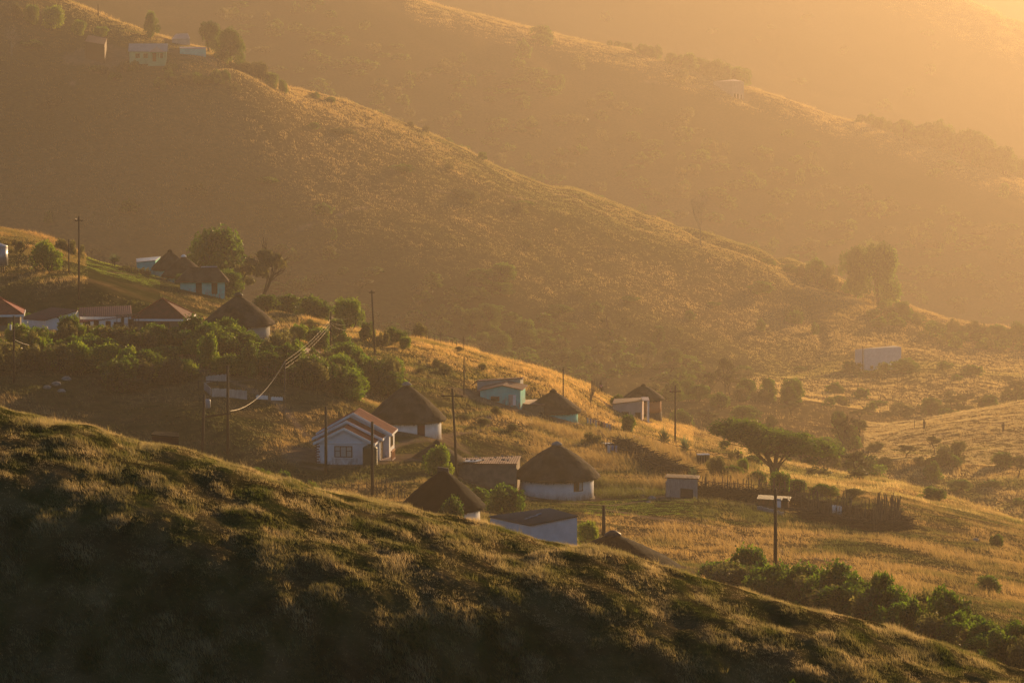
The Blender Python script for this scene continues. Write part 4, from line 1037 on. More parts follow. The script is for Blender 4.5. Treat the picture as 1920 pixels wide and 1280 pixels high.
for s in range(3):
    C, Rd = lumps(22, 180 + s, .75, .7, .15, .2, .34)
    V, F, t = leaves(5200, C, Rd, [q ** 2 for q in Rd], .05, 60 + s, palette=BRIGHT)
    b = branches(50 + s, .9, .5, .03, 2, 5)
    proto(('bright', s), [('foliage', V, F, t, 'leaf'), ('stem', b.v, b.f, None, 'bark')])
for s in range(4):     # round crowned trees, height about 2, crown radius 1
    C, Rd = lumps(46, 220 + s, .95, 1.35, .3, .13, .36)
    V, F, t = leaves(8500, C, Rd, [q ** 2 for q in Rd], .05, 80 + s, palette=GREEN_A)
    b = branches(70 + s, 1.9, .42, .085, 3, 1, .3)
    proto(('tree', s), [('crown', V, F, t, 'leaf'), ('trunk', b.v, b.f, None, 'bark')])
for s in range(3):     # open layered trees
    C, Rd = lumps(20, 260 + s, 1.0, .6, 1.0, .14, .3)
    V, F, t = leaves(3600, C, Rd, [q ** 2 for q in Rd], .045, 100 + s, flat=.5, palette=OLIVE)
    b = branches(90 + s, 2.0, .55, .06, 4, 1, .34)
    proto(('open', s), [('crown', V, F, t, 'leaf'), ('trunk', b.v, b.f, None, 'bark')])
# flat topped acacia: wide flat crown sloping to the right, many visible limbs
C, Rd = [], []
g_ = np.random.default_rng(5)
for i in range(60):
    a = g_.random() * 6.283; q = math.sqrt(g_.random()) * 1.0; x = q * math.cos(a); y = q * math.sin(a) * .7
    C.append((x, y, 1.1 - .3 * x - .2 * q * q + g_.normal() * .05)); Rd.append(g_.uniform(.16, .32))
for i in range(26):
    a = g_.random() * 6.283; q = math.sqrt(g_.random()) * .8; x = q * math.cos(a)
    C.append((x, q * math.sin(a) * .7, .82 - .3 * x - .2 * q * q + g_.normal() * .07)); Rd.append(g_.uniform(.1, .2))
V, F, t = leaves(26000, C, Rd, [q ** 2 for q in Rd], .026, 121, flat=.6, hollow=.3, palette=GREEN_A)
rr_ = random.Random(9); b = MB()
for k in range(9):
    a = k * .7; q = rr_.uniform(.5, .9); e = Vector((q * math.cos(a), q * math.sin(a) * .7, 0)); e.z = 1.0 - .3 * e.x - .2 * q * q
    mid = Vector((e.x * .45, e.y * .45, .62 + rr_.uniform(-.05, .08)))
    b.tube([(0, 0, -.1), (e.x * .08, e.y * .08, .28), mid, e], .05, .012, 6)
    for _ in range(9):
        f = mid.lerp(e, rr_.uniform(-.3, .8)); b.tube([f, f + Vector((rr_.gauss(0, .22), rr_.gauss(0, .2), rr_.uniform(.12, .36)))], .014, .005, 4)
proto(('acacia', 0), [('crown', V, F, t, 'leaf'), ('trunk', b.v, b.f, None, 'bark')])
for s in range(2):
    b = branches(130 + s, 2.0, .5, .05, 5, 1, .3)
    proto(('bare', s), [('trunk', b.v, b.f, None, 'palebark')])
# aloe: rosette of thick pointed leaves on a short stem
V = []; F = []; tt_ = []; rr_ = random.Random(3)
for k in range(46):
    a = k * 2.4; el = .15 + 1.2 * (k / 46); l = rr_.uniform(.7, 1.0); d = Vector((math.cos(a) * math.cos(el), math.sin(a) * math.cos(el), math.sin(el))); sd = Vector((-math.sin(a), math.cos(a), 0)) * .05
    p = Vector((0, 0, .35)); n = len(V); mid = p + d * l * .5; V += [p - sd, p + sd, mid + sd * .8, p + d * l - Vector((0, 0, .12)), mid - sd * .8]; F.append((n, n + 1, n + 2, n + 3, n + 4)); tt_ += [(.09, .12, .06)] * 5
b = MB().lathe([(.09, -.1), (.1, .2), (.12, .4)], 8, .05)
proto(('aloe', 0), [('leaf_rosette', V, F, np.array(tt_), 'leaf'), ('stem', b.v, b.f, None, 'bark')])
USED = {}
def plant(kind, var, g, rx, h, label, cat='bush', group=None, rz=None, ry=None, name=None):
    nm = name or {'bush': 'bush', 'scrub': 'bush', 'bright': 'bush', 'tree': 'tree', 'open': 'tree', 'acacia': 'flat_topped_tree', 'bare': 'bare_tree', 'aloe': 'aloe_plant'}[kind]
    base = {'bush': 1.1, 'scrub': 1.1, 'bright': 1.05, 'tree': 1.95, 'open': 1.75, 'acacia': 1.35, 'bare': 1.7, 'aloe': 1.3}[kind]
    rxy = {'open': 1.2, 'bare': .9}.get(kind, 1.0)
    o = empty(nm, g, rng.random() * 6.28 if rz is None else rz, label, cat, group)
    o.scale = (rx / rxy, (ry or rx) / rxy, h / base)
    for pn, me in PROTO[(kind, var)]:
        c = bpy.data.objects.new(pn, me); col.objects.link(c); c.parent = o
    return o
def pl(kind, var, u, vb, wpx, hpx, Y0, Y1, label, cat=None, group=None, sink=.05, **kw):
    """plant whose foot is seen at u, vb; wpx wide and hpx high in frame units"""
    g = seen(u, vb, Y0, Y1) if Y1 > Y0 else at(u, Y0)
    k = g.y / FPX
    if Y1 <= Y0: hpx = min(max(proj(g)[1] - (vb - hpx), .6 * hpx), 3 * hpx)
    g.z -= sink * hpx * k
    return plant(kind, var, g, wpx * k / 2, hpx * k, label, cat or ('tree' if kind in ('tree', 'open', 'acacia', 'bare') else 'bush'), group, **kw)
# single trees and shrubs one can point at
pl('tree', 0, 408, 505, 165, 100, 432, 432, 'big round crowned dark tree right behind the two turquoise huts', ry=4)
pl('open', 0, 492, 540, 130, 85, 425, 425, 'open sunlit tree right of the big round crowned tree', ry=4)
pl('open', 1, 455, 560, 100, 72, 410, 410, 'lighter leafy tree between the tall thatch and the big round tree', ry=3.5)
pl('tree', 1, 425, 560, 90, 60, 402, 402, 'rounded tree covering the right end of the long turquoise cottage', ry=3)
pl('bush', 1, 540, 600, 110, 50, 398, 398, 'wide rounded bush on the crest right of the tall thatch', ry=3)
pl('bush', 2, 590, 612, 110, 60, 388, 388, 'tall bush on the crest left of the wire poles', ry=3.2)
pl('bright', 0, 655, 612, 90, 62, 380, 380, 'tall lit bush just left of the small crossarm pole', ry=3)
pl('bush', 3, 500, 590, 80, 40, 385, 385, 'bush directly right of the tall thatch roof', ry=2.5)
pl('bush', 4, 740, 655, 60, 45, 365, 365, 'round dark bush right of the small crossarm pole', ry=2)
pl('scrub', 0, 790, 640, 50, 40, 395, 395, 'hazy shrub on the crest, left of the skyline fence', ry=2)
pl('bright', 1, 84, 510, 85, 62, 372, 372, 'rounded green tree at upper left beside the metal tank', ry=3, name='tree', cat='tree')
pl('open', 2, 33, 505, 42, 58, 376, 376, 'slim dark tree between the metal tank and the rounded green tree', ry=1.4)
pl('bush', 0, 338, 534, 30, 22, 405, 405, 'small round bush against the front turquoise hut', ry=1)
pl('bright', 2, 822, 884, 88, 52, 252, 252, 'bright yellow green bush in front of the small mud hut', ry=1.8)
pl('bush', 2, 845, 962, 75, 36, 196, 196, 'green bush in front of the black square capped roof', ry=1.1)
pl('bush', 4, 952, 965, 105, 62, 232, 232, 'large dark rounded bush left of the curtained round house', ry=2)
pl('bush', 1, 895, 950, 70, 40, 240, 240, 'dark bush between the black thatch and the large rounded bush', ry=1.4)
pl('bright', 1, 1100, 1015, 62, 42, 195, 195, 'bright green bush at the right end of the white shed', ry=.9)
pl('bush', 3, 1396, 1092, 130, 78, 168, 168, 'large bush with orange tinged top left of the tall bare pole', ry=1.6)
pl('acacia', 0, 1452, 902, 215, 118, 318, 318, 'wide flat topped tree with spreading bare limbs beyond the kraal', rz=0, ry=5.0)
pl('tree', 2, 1648, 568, 92, 128, 745, 745, 'large hazy tree with glinting edge leaves at the end of the middle ridge', ry=6)
pl('tree', 3, 1605, 560, 80, 110, 750, 750, 'large hazy tree left of the one with glinting leaves', ry=5)
pl('bare', 0, 1312, 425, 52, 62, 735, 735, 'pale bare branched tree on the middle ridge')
pl('bare', 1, 20, 118, 50, 60, 700, 700, 'pale bare tree at the upper left edge')
pl('tree', 1, 284, 62, 34, 46, 722, 722, 'round tree standing above the green house', ry=2)
pl('tree', 0, 432, 122, 96, 78, 716, 716, 'big tree right of the turquoise outbuilding on the left hillside', ry=5)
pl('tree', 2, 392, 96, 60, 62, 724, 724, 'tall tree behind the turquoise outbuilding on the left hillside', ry=3)
pl('bush', 0, 1850, 1135, 82, 55, 186, 186, 'spreading palm like bush alone in the tussocks near the right edge', ry=1.2)
pl('bush', 2, 1752, 952, 84, 42, 305, 305, 'low wide bush on the hazy golden ridge at right', ry=2)
pl('bush', 1, 1868, 1025, 40, 26, 240, 240, 'small dark bush by the pale stone near the right edge', ry=.8)
pl('bright', 2, 1302, 910, 22, 16, 285, 285, 'small lit shrub above the corrugated hut', ry=.6)
pl('bright', 0, 1393, 888, 34, 34, 300, 300, 'round lit shrub left of the flat topped tree', ry=.9)
pl('bush', 3, 1180, 800, 40, 26, 350, 350, 'dark shrub in the dry grass below the pink porch house', ry=1.2)
pl('bush', 2, 1158, 760, 46, 22, 388, 388, 'yellow green shrub between the stake fence and the pink porch house', ry=1.5)
pl('aloe', 0, 1245, 812, 36, 32, 330, 330, 'spiky aloe right of the short washing line', 'aloe')
pl('aloe', 0, 1283, 833, 34, 34, 318, 318, 'spiky aloe at the foot of the hazy crossarm pole', 'aloe')
pl('aloe', 0, 1300, 885, 34, 34, 268, 268, 'spiky aloe rising behind the corrugated hut', 'aloe')
pl('aloe', 0, 215, 500, 34, 34, 420, 420, 'spiky yellow green plant on the lawn edge at upper left', 'aloe')
pl('bush', 1, 1488, 1136, 16, 16, 38.5, 38.5, 'small dark tuft bush on the brow of the front hill', ry=.12)
for k, (u, vb, w_, h_) in enumerate(((1330, 895, 46, 34), (1375, 905, 60, 34), (1420, 912, 54, 32), (1345, 878, 40, 26), (1490, 935, 60, 36), (1545, 945, 70, 38), (1600, 950, 60, 34), (1460, 915, 50, 36))):
    pl('bush' if k % 3 else 'scrub', k % 4, u, vb, w_, h_, 292 - 3 * k, 292 - 3 * k, 'green shrub in the thicket under the flat topped tree behind the kraal', group='shrubs behind the kraal', ry=1.6)
def scatter(kind, pts, Yf, label, group, h=(.95, 1.3), seed=0, ry=None, kinds=None, stuff=None):
    AV, AT = [], []
    rr = random.Random(seed); nv = {'bush': 5, 'scrub': 4, 'bright': 3, 'tree': 4, 'open': 3}
    for (u, vb, w_, h_) in pts:
        kd = kinds[rr.randrange(len(kinds))] if kinds else kind
        Y = Yf(u, vb) if callable(Yf) else Yf
        g = seen(u, vb, *Y) if isinstance(Y, tuple) else at(u, Y)
        k = g.y / FPX
        if vb > 0 and not isinstance(Y, tuple): h_ = min(max(proj(g)[1] - (vb - h_), .75 * h_), 1.25 * h_)
        if stuff:
            me = PROTO[(kd, rr.randrange(nv[kd]))][0][1]; n = len(me.vertices)
            V = np.empty(n * 3, np.float32); me.vertices.foreach_get('co', V); V = V.reshape(-1, 4, 3)[::5]
            t = np.empty(n * 4, np.float32); me.attributes['tint'].data.foreach_get('color', t); t = t.reshape(-1, 4, 4)[::5, :, :3]
            c = V.mean(1, keepdims=True); V = c + (V - c) * 1.9
            hh = h_ * k * rr.uniform(*h) / (1.95 if kd in ('tree', 'open') else 1.1)
            V = V * np.array([w_ * k / 2, w_ * k / 2, hh]) + np.array([g.x, g.y, g.z - .06 * h_ * k])
            AV.append(V.reshape(-1, 3)); AT.append(t.reshape(-1, 3)); continue
        o = plant(kd, rr.randrange(nv[kd]), g - Vector((0, 0, .06 * h_ * k)), w_ * k / 2, h_ * k * rr.uniform(*h), label, 'tree' if kd in ('tree', 'open') else 'bush', group, ry=w_ * k / 2 * rr.uniform(.7, 1))
    if stuff:
        V = np.concatenate(AV); tag(link_mesh(stuff, V, np.arange(len(V)).reshape(-1, 4), M['leaf'], tint=np.concatenate(AT)), kind='stuff')
# hedge along the hollow behind the right half of the front hill
pts = []; rr_ = random.Random(21)
for i in range(54):
    u = 1345 + i * 10.8 + rr_.uniform(-6, 6); v = float(np.interp(u, [1340, 1400, 1500, 1600, 1700, 1800, 1920], [1085, 1106, 1128, 1152, 1185, 1222, 1252]))
    pts.append((u, v + rr_.uniform(-12, 14), rr_.uniform(90, 150), rr_.uniform(38, 60) * (1.45 if u > 1560 else .95)))
scatter('bush', pts, lambda u, v: float(np.interp(u, [1340, 1500, 1700, 1920], [162, 148, 126, 109])) + rr_.uniform(-4, 6), 'dense green bush in the hedge along the hollow behind the front hill', 'hedge bushes in the hollow', seed=2, kinds=['bush', 'bush', 'scrub'])
# row of low bushes before the gabled house
pts = [(480, 878, 50, 22), (505, 885, 40, 22), (530, 880, 54, 30), (560, 895, 44, 24), (585, 900, 48, 26), (610, 902, 40, 24), (640, 908, 52, 26), (668, 918, 44, 26), (700, 922, 46, 28), (722, 930, 40, 28), (745, 930, 34, 22), (640, 895, 34, 20), (675, 900, 30, 18), (600, 885, 40, 20)]
scatter('bush', pts, lambda u, v: 236 - (u - 480) * .12 + (900 - v) * .3, 'low green bush in the row below the white gabled house', 'low bushes below the gabled house', seed=3, kinds=['bush', 'bright', 'bush'])
# the dark garden thicket on the left
pts = []
for i in range(118):
    u = rr_.uniform(-20, 745); v = rr_.uniform(645, 738)
    if u > 600: v = rr_.uniform(690, 745)
    if 345 < u < 545 and v > 705: continue
    if u < 200 and v > 700: v = rr_.uniform(650, 700)
    if 465 < u < 520 and v < 690: continue
    pts.append((u, v, rr_.uniform(62, 124), rr_.uniform(30, 56)))
scatter('bush', pts, (268, 342), 'dark leafy bush in the garden thicket below the red roofed houses', 'dark bushes of the garden thicket', seed=4, kinds=['bush', 'bright', 'scrub', 'bush'])
pts = [(400, 640, 60, 48), (425, 648, 74, 66), (360, 640, 60, 40), (330, 640, 50, 36), (470, 652, 50, 44), (300, 636, 60, 34), (525, 655, 60, 52), (555, 650, 54, 42), (250, 640, 50, 26), (275, 640, 44, 28), (185, 640, 54, 24), (100, 640, 64, 28), (70, 640, 50, 28), (210, 650, 50, 24), (140, 645, 60, 22), (590, 668, 50, 36)]
pts = [(a, b_, c, d * .72) for a, b_, c, d in pts]
scatter('bush', pts, 308.0, 'garden bush rising in front of the walls of the red roofed houses', 'garden bushes before the houses', seed=5, kinds=['bush', 'bright'])
pts = [(640 + i * 12.5 + rr_.uniform(-6, 6), 735 + rr_.uniform(-14, 4), rr_.uniform(46, 72), rr_.uniform(40, 66)) for i in range(9)] + [(575 + i * 15, 728, 60, 56) for i in range(6)]
scatter('bush', pts, (285, 345), 'tall dark bush of the big clump left of the large round house', 'big dark clump left of the round house', seed=6, kinds=['bush', 'scrub'])
pts = [(560, 640, 60, 34), (600, 650, 60, 36), (640, 655, 60, 34), (580, 625, 60, 30), (630, 632, 50, 28), (690, 640, 54, 34), (720, 650, 40, 30), (760, 655, 40, 24), (660, 690, 60, 36), (610, 690, 60, 34), (640, 672, 60, 28)]
scatter('bush', pts, (305, 372), 'olive bush on the slope around the wire poles', 'olive bushes on the slope', seed=7, kinds=['scrub', 'bright', 'bush'])
# bank above the houses
pts = [(rr_.uniform(-20, 260), rr_.uniform(535, 588), rr_.uniform(30, 60), rr_.uniform(12, 22)) for _ in range(34)]
scatter('bush', pts, lambda u, v: float(np.interp(v, [535, 590], [346, 336])), 'low green shrub on the bank above the long red roofed buildings', 'shrubs on the bank', seed=8, stuff='scrub_cover', kinds=['bright', 'bush', 'scrub'])
pts = [(rr_.uniform(100, 160), rr_.uniform(462, 500), rr_.uniform(18, 34), rr_.uniform(14, 30)) for _ in range(9)] + [(250, 500, 40, 10), (235, 492, 40, 9), (270, 505, 30, 12)]
scatter('scrub', pts, lambda u, v: 405.0, 'dry reddish scrub beside the lawn at upper left', 'scrub beside the lawn', seed=9, stuff='scrub_cover')
# golden slope: few low shrubs
pts = [(820, 688, 34, 16), (835, 700, 44, 18), (905, 695, 26, 12), (790, 700, 30, 12), (860, 660, 26, 12), (960, 810, 40, 16), (905, 800, 44, 16), (870, 790, 40, 16), (1105, 850, 44, 22), (1000, 735, 22, 10), (1120, 900, 40, 18), (930, 780, 40, 16)]
scatter('scrub', pts, lambda u, v: (300, 395), 'low olive shrub on the golden grass slope', 'low shrubs on the golden slope', seed=10)
# valley bushes and trees
pts = []
for i in range(54):
    u = rr_.uniform(1120, 1920); t = rr_.random()
    if 1330 < u < 1500 and t < .0: continue
    pts.append((u, 0, rr_.uniform(34, 80), rr_.uniform(18, 42)))
scatter('bush', pts, lambda u, v: rr_.uniform(430, 560) if u < 1660 else rr_.choice([rr_.uniform(400, 450), rr_.uniform(548, 600)]), 'hazy green bush on the valley floor', 'bushes of the valley floor', seed=11, kinds=['bush', 'scrub', 'tree', 'open', 'scrub'])
pts = [(1360, 700, 60, 52), (1440, 725, 46, 42), (1330, 720, 50, 34), (1480, 735, 40, 28), (1400, 720, 50, 34), (1290, 735, 60, 30), (1260, 745, 60, 28), (1310, 750, 60, 26), (1350, 765, 60, 30)]
scatter('open', pts, lambda u, v: 545.0 + (735 - v) * .5, 'hazy yellow green tree at the foot of the middle ridge', 'trees at the foot of the middle ridge', seed=12, kinds=['tree', 'open', 'bush'])
pts = [(1530, 835, 130, 70), (1580, 800, 110, 60), (1560, 870, 120, 60), (1640, 870, 110, 56), (1600, 900, 120, 50), (1680, 880, 110, 44), (1750, 870, 110, 40), (1500, 880, 90, 50), (1620, 830, 90, 44)]
scatter('open', pts, lambda u, v: (345.0 + (900 - v) * 1.1), 'feathery hazy tree in the dip beyond the flat topped tree', 'feathery trees in the dip', seed=13, kinds=['open', 'open', 'tree'])
# middle ridge face and crest
pts = []
for i in range(58):
    u = rr_.uniform(50, 1550); pts.append((u, 0, rr_.uniform(18, 70), rr_.uniform(8, 22)))
scatter('scrub', pts, lambda u, v: rr_.uniform(612, 712), 'dark bush scattered on the shaded face of the middle ridge', 'bushes on the middle ridge', seed=14, stuff='scrub_cover', kinds=['scrub', 'bush', 'bush'])
pts = [(rr_.uniform(860, 1300), 0, rr_.uniform(40, 80), rr_.uniform(22, 44)) for _ in range(26)]
scatter('tree', pts, lambda u, v: rr_.uniform(600, 650), 'tree of the wood at the foot of the middle ridge', 'wood at the foot of the middle ridge', seed=15, kinds=['tree', 'open', 'bush'])
pts = [(u, 0, w_, h_) for u, w_, h_ in ((150, 40, 26), (190, 50, 22), (60, 60, 34), (100, 60, 40), (30, 50, 30), (460, 50, 34), (475, 44, 30), (490, 46, 30), (510, 40, 26), (530, 34, 22), (445, 60, 24), (415, 50, 20), (590, 30, 10), (620, 26, 10))]
scatter('tree', pts, lambda u, v: 716.0 if u < 560 else 734.0, 'bush near the homestead on the upper left hillside', 'bushes of the upper left homestead', seed=16, kinds=['bush', 'bright', 'scrub'])
pts = [(800, 26, 12), (905, 24, 14), (770, 24, 10), (1440, 40, 14), (1480, 44, 20), (1530, 60, 50), (1555, 50, 40), (1500, 40, 26), (1690, 50, 30), (1720, 60, 26), (1750, 50, 24), (1790, 60, 30), (1830, 60, 30), (1870, 60, 32), (1910, 60, 28), (1810, 40, 20), (1850, 50, 24)]
scatter('tree', [(u, 0, w_, h_) for u, w_, h_ in pts], lambda u, v: 752.0 if u < 1600 else 722.0, 'hazy bush on the crest of the middle ridge', 'bushes on the crest of the middle ridge', seed=17, kinds=['bush', 'tree', 'scrub'])
pts = [(u, 0, rr_.uniform(26, 46), rr_.uniform(10, 22)) for u in (196, 214, 232, 318, 330, 352, 372, 390, 408, 424, 440, 300, 180)]
scatter('bush', pts, lambda u, v: rr_.uniform(686, 695), 'dark bush below the upper left homestead', 'bushes below the upper left homestead', seed=24, kinds=['bush', 'scrub'])
# second ridge: belt of trees
pts = []
for i in range(64):
    u = 1140 + i * 12.3 + rr_.uniform(-8, 8)
    if 1395 < u < 1610:
        continue
    s_ = float(np.interp(u, [1140, 1250, 1350, 1400, 1620, 1700, 1800, 1920], [12, 24, 44, 40, 22, 34, 56, 46]))
    pts.append((u, 0, s_ * rr_.uniform(1.0, 1.5), s_ * rr_.uniform(.7, 1.1)))
scatter('tree', pts, lambda u, v: 1112.0 + rr_.uniform(-10, 14), 'hazy tree in the belt along the second ridge', 'tree belt on the second ridge', seed=18, kinds=['tree', 'tree', 'bush'])
pts = [(u, 0, rr_.uniform(34, 60), rr_.uniform(26, 46)) for u in range(1410, 1700, 18)]
scatter('tree', pts, lambda u, v: 1165.0, 'hazy tree just behind the lit brow of the second ridge', 'trees behind the lit brow', seed=19, kinds=['tree', 'bush'])
pts = [(rr_.uniform(900, 1900), 0, rr_.uniform(20, 60), rr_.uniform(10, 34)) for _ in range(40)]
scatter('tree', pts, lambda u, v: rr_.uniform(960, 1080), 'hazy bush on the face of the second ridge', 'bushes on the face of the second ridge', seed=20, stuff='scrub_cover', kinds=['tree', 'bush', 'scrub'])
pts = [(rr_.uniform(1100, 1800), 0, rr_.uniform(16, 40), rr_.uniform(8, 20)) for _ in range(16)]
scatter('tree', pts, lambda u, v: rr_.uniform(1370, 1520), 'faint bush on the farthest hillside', 'bushes on the farthest hillside', seed=22, stuff='scrub_cover', kinds=['tree', 'bush'])

# ---------------------------------------------------------------- grass
def grass(name, u0, u1, Y0, Y1, n, blades, h, wd, seed, hgt=None, spread=.12, keep=None, dry=(.30, .215, .095), grn=(.085, .09, .026), lean=.35):
    g = np.random.default_rng(seed); Y0, Y1 = float(far(Y0)), float(far(Y1))
    u = g.uniform(u0, u1, n); Y = np.exp(g.uniform(math.log(Y0), math.log(Y1), n))
    z = zgrid(u, Y); X = (u - 960) / FPX * (Y * cp - (z - CAMZ) * sp)
    k = np.ones(n, bool)
    if keep is not None: k &= keep(u, X, Y)
    for (tx, ty, r) in TAKEN: k &= (X - tx) ** 2 + (Y - ty) ** 2 > r * r
    X, Y, z, u = X[k], Y[k], z[k], u[k]; n = len(X)
    Yn = np.where(Y < 60, Y * .8, Y)
    gr = greenness(X, Y) + .25 * fbm(X, Yn, h * 7, 2, 31 + seed)
    gr = np.clip(np.where(Y < 60, (gr - .15) * 1.05, (gr - .3) * 1.6), 0, 1)
    cl = .5 + .6 * fbm(X, Yn, h * 5.5, 3, 5 + seed)
    H = h * np.where(Y < 60, .5, .2) + h * (1.2 * np.clip(cl, 0, 1) ** 1.5) * (1 - .45 * gr) * (.7 + .6 * g.random(n))
    if hgt is not None: H = H * hgt(u, X, Y)
    rep = lambda a: np.repeat(a, blades)
    N = n * blades
    bx = rep(X) + g.normal(size=N) * spread * rep(H) / .3 * .5; by = rep(Y) + g.normal(size=N) * spread * rep(H) / .3 * .5
    bz = rep(z) - .03
    hh = rep(H) * (.55 + .6 * g.random(N))
    a = g.random(N) * 6.283; wx, wy = np.cos(a) * wd * .5, np.sin(a) * wd * .5
    lx, ly = (g.normal(size=N) * lean - .25) * hh, g.normal(size=N) * lean * hh
    V = np.stack([np.stack([bx - wx, by - wy, bz], -1), np.stack([bx + wx, by + wy, bz], -1), np.stack([bx + lx, by + ly, bz + hh], -1)], 1).reshape(-1, 3)
    F = np.arange(N * 3).reshape(N, 3)
    c = np.array(dry)[None] * (1 - gr[:, None]) + np.array(grn)[None] * gr[:, None]
    c = c * (.7 + .6 * g.random(n))[:, None]
    c = np.repeat(np.repeat(c, blades, 0) * (.8 + .4 * g.random(N))[:, None], 3, 0)
    return tag(link_mesh(name, V, F, M['blade'], tint=c), kind='stuff')
# front hill
grass('grass', -150, 2070, 32, 45.5, 130000, 8, .075, .007, 1, spread=.13, dry=(.38, .30, .16), grn=(.075, .085, .02))
grass('grass', -150, 2070, 32, 45, 400, 20, .13, .007, 2, spread=.16, dry=(.34, .25, .12), grn=(.09, .10, .025))
# village slope
grass('grass', -150, 2070, 46, 170, 36000, 5, .26, .025, 24, spread=.2, dry=(.34, .25, .12))
lawn = lambda u, X, Y: ~(((u > 165) & (u < 300) & (Y > 355)) | ((u > 1105) & (u < 1300) & (Y > 236) & (Y < 262) & (rng.random(len(u)) < .85)))
grass('grass', 1000, 2100, 96, 165, 30000, 5, .34, .022, 13, spread=.14)
grass('grass', -200, 2100, 165, 300, 90000, 5, .42, .035, 3, spread=.16, keep=lawn, hgt=lambda u, X, Y: np.where((u > 1250), 1.15, 1.0))
grass('grass', -200, 2100, 292, 435, 70000, 5, .55, .05, 4, spread=.18, keep=lawn, hgt=lambda u, X, Y: np.where(u > 700, 1.0, .8))
grass('grass', 1000, 1420, 262, 330, 9000, 10, .95, .045, 5, spread=.2, keep=lawn)
LAWN = dict(dry=(.22, .25, .045), grn=(.12, .17, .03))
grass('grass', 160, 300, 380, 430, 16000, 5, .14, .04, 22, spread=.2, **LAWN)
grass('grass', 1095, 1300, 236, 264, 14000, 6, .10, .02, 23, spread=.15, **LAWN)
# far slopes: thick dry grass, paler along the brows to paint sunlit crest strips
def lit_band(c, up, dn):      # keeps tufts near the sight line of a ridge
    cu, cv = np.array(c)[:, 0], np.array(c)[:, 1]
    def f(u, X, Y):
        Z = gz(X, Y) - CAMZ; v = 640 - FPX * (Y * sp + Z * cp) / (Y * cp - Z * sp)
        d = v - np.interp(u, cu, cv)
        return (d > -up) & (rng.random(len(u)) < np.clip(1.15 - d / (dn * np.clip(u / 900, .45, 1) if c is CC else dn), 0, 1))
    return f
SUNLIT_DRY = dict(dry=(.50, .36, .16), grn=(.2, .19, .06))  # brighter dry tints that put sunlight into the crest grass colour
grass('grass', 560, 1300, 325, 410, 45000, 6, .5, .04, 14, spread=.18, keep=lit_band(CB, 8, 55), dry=(.52, .36, .15), grn=(.24, .19, .06))
grass('grass', -40, 160, 385, 440, 9000, 6, .6, .045, 15, spread=.18, keep=lit_band(CB, 8, 50), dry=(.52, .34, .14), grn=(.26, .2, .07))
grass('grass', -100, 1960, 440, 700, 16000, 4, .5, .09, 6, spread=.4)
grass('grass', -100, 1700, 640, 735, 44000, 4, .6, .10, 21, spread=.5, dry=(.42, .31, .14), grn=(.2, .18, .06))
grass('grass', 1620, 2050, 436, 535, 60000, 5, .2, .045, 18, spread=.5, dry=(.40, .32, .17), grn=(.26, .24, .09))
grass('grass', 1400, 2050, 560, 700, 20000, 5, .5, .08, 19, spread=.4, dry=(.5, .38, .18), grn=(.3, .27, .09))
grass('grass', 1380, 2050, 290, 430, 24000, 5, .5, .05, 20, spread=.25, dry=(.5, .38, .18), grn=(.28, .25, .09))
grass('grass', 90, 1620, 690, 800, 64000, 6, .75, .10, 16, spread=.35, keep=lit_band(CC, 6, 60), **SUNLIT_DRY)
grass('grass', 1600, 2000, 640, 790, 22000, 5, .7, .10, 17, spread=.35, keep=lit_band(CC, 6, 50), **SUNLIT_DRY)
grass('grass', 760, 2020, 1020, 1140, 70000, 6, 1.0, .15, 7, spread=.5, keep=lit_band(CD, 6, 45), **SUNLIT_DRY)
grass('grass', 1400, 2020, 1440, 1650, 60000, 6, 1.3, .22, 8, spread=.8, keep=lit_band(CE, 6, 80), **SUNLIT_DRY)
# woods in the gullies
pts = []
for i in range(340):
    u = rr_.uniform(420, 1960); Yw = rr_.uniform(930, 1035); pts.append((u, 0, rr_.uniform(24, 60), rr_.uniform(10, 24), Yw))
def woods(pts, name, seed, kinds=('tree', 'bush', 'scrub')):
    AV, AT = [], []; rr = random.Random(seed); nv = {'bush': 5, 'scrub': 4, 'tree': 4}
    for u, _, w_, h_, Y in pts:
        kd = kinds[rr.randrange(len(kinds))]; g = at(u, Y); k = g.y / FPX
        me = PROTO[(kd, rr.randrange(nv[kd]))][0][1]; n = len(me.vertices)
        V = np.empty(n * 3, np.float32); me.vertices.foreach_get('co', V); V = V.reshape(-1, 4, 3)[::11]
        t = np.empty(n * 4, np.float32); me.attributes['tint'].data.foreach_get('color', t); t = t.reshape(-1, 4, 4)[::11, :, :3]
        c = V.mean(1, keepdims=True); V = c + (V - c) * 2.6
        V = V * np.array([w_ * k / 2, w_ * k / 2, h_ * k / (1.95 if kd == 'tree' else 1.1)]) + np.array([g.x, g.y, g.z - .1 * h_ * k])
        AV.append(V.reshape(-1, 3)); AT.append(t.reshape(-1, 3))
    V = np.concatenate(AV); tag(link_mesh(name, V, np.arange(len(V)).reshape(-1, 4), M['leaf'], tint=np.concatenate(AT)), kind='stuff')
woods(pts, 'gully_wood', 1)
woods([(rr_.uniform(500, 1330), 0, rr_.uniform(30, 70), rr_.uniform(14, 30), rr_.uniform(588, 640)) for _ in range(150)], 'ravine_wood', 2)
woods([(rr_.uniform(1350, 1960), 0, rr_.uniform(30, 70), rr_.uniform(12, 26), rr_.choice([rr_.uniform(330, 425), rr_.uniform(548, 640)])) for _ in range(60)], 'valley_thicket', 3)
woods([(u, 0, rr_.uniform(26, 50), rr_.uniform(14, 26), rr_.uniform(700, 735)) for u in np.linspace(1640, 1960, 60)], 'ridge_scrub', 4)

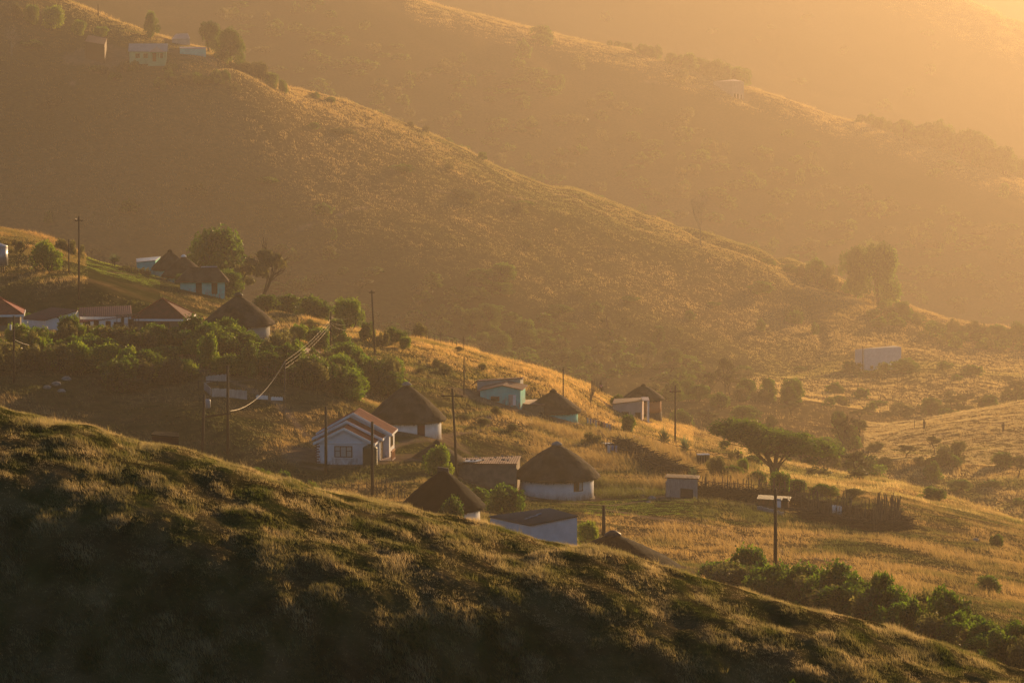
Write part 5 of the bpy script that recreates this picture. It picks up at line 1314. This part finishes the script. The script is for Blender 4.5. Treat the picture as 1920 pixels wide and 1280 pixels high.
# ---------------------------------------------------------------- worn earth: footpaths and yards, painted as bare ground
bare = np.zeros(XX.shape)
PATHS = [([(655, 256), (700, 262), (760, 274), (800, 277), (860, 280), (940, 262), (1000, 256)], .5), ([(795, 277), (905, 300), (935, 326), (1030, 328), (1150, 360), (1200, 378)], .4),
         ([(1060, 254), (1150, 252), (1230, 258), (1290, 256)], .6), ([(1110, 246), (1200, 236), (1330, 225), (1500, 205), (1700, 190)], .4),
         ([(1060, 332), (1105, 345), (1170, 372)], .4), ([(300, 300), (420, 290), (520, 285), (620, 266)], .4), ([(180, 390), (260, 402), (330, 404)], .4),
         ([(150, 690), (240, 701), (330, 702), (420, 706), (560, 716), (700, 722)], 1.0), ([(620, 722), (800, 724), (1000, 742), (1200, 756), (1400, 768)], .8),
         ([(500, 640), (700, 668), (820, 690), (980, 716), (1100, 742)], .7), ([(1250, 600), (1400, 622), (1600, 640), (1750, 650)], .9), ([(1200, 1060), (1380, 1092), (1500, 1104), (1600, 1108)], 1.0), ([(1640, 452), (1760, 470), (1900, 478)], .8)]
xs, ysv = XX.ravel(), YY.ravel(); bb = bare.ravel()
wob = 1.2 * fbm(xs, ysv, 14, 2, 91) * np.clip(ysv / 500, .3, 1.5)
for pth, wd_ in PATHS:
    P = [at(*q) for q in pth]
    for A, B in zip(P, P[1:]):
        d = B - A; L2 = d.x ** 2 + d.y ** 2
        m_ = (ysv > min(A.y, B.y) - 8) & (ysv < max(A.y, B.y) + 8) & (xs > min(A.x, B.x) - 8) & (xs < max(A.x, B.x) + 8)
        tt2 = np.clip(((xs[m_] - A.x) * d.x + (ysv[m_] - A.y) * d.y) / L2, 0, 1)
        ds = np.hypot(xs[m_] + wob[m_] - A.x - d.x * tt2, ysv[m_] + wob[m_] - A.y - d.y * tt2)
        bb[m_] = np.maximum(bb[m_], np.clip(1.6 - ds / wd_, 0, 1))
for tx, ty, r in TAKEN:
    m_ = (np.abs(xs - tx) < r + 5) & (np.abs(ysv - ty) < r + 5)
    ds = np.hypot(xs[m_] - tx, ysv[m_] - ty) - r + 1.2 * fbm(xs[m_], ysv[m_], 2.5, 2, 71)
    bb[m_] = np.maximum(bb[m_], np.clip(.75 - ds / 1.6, 0, .8))
ga = terrain.data.attributes.new('green', 'FLOAT', 'POINT')
ga.data.foreach_set('value', greenness(xs, ysv).astype(np.float32))
gb = terrain.data.attributes.new('bare', 'FLOAT', 'POINT')
gb.data.foreach_set('value', bb.astype(np.float32))
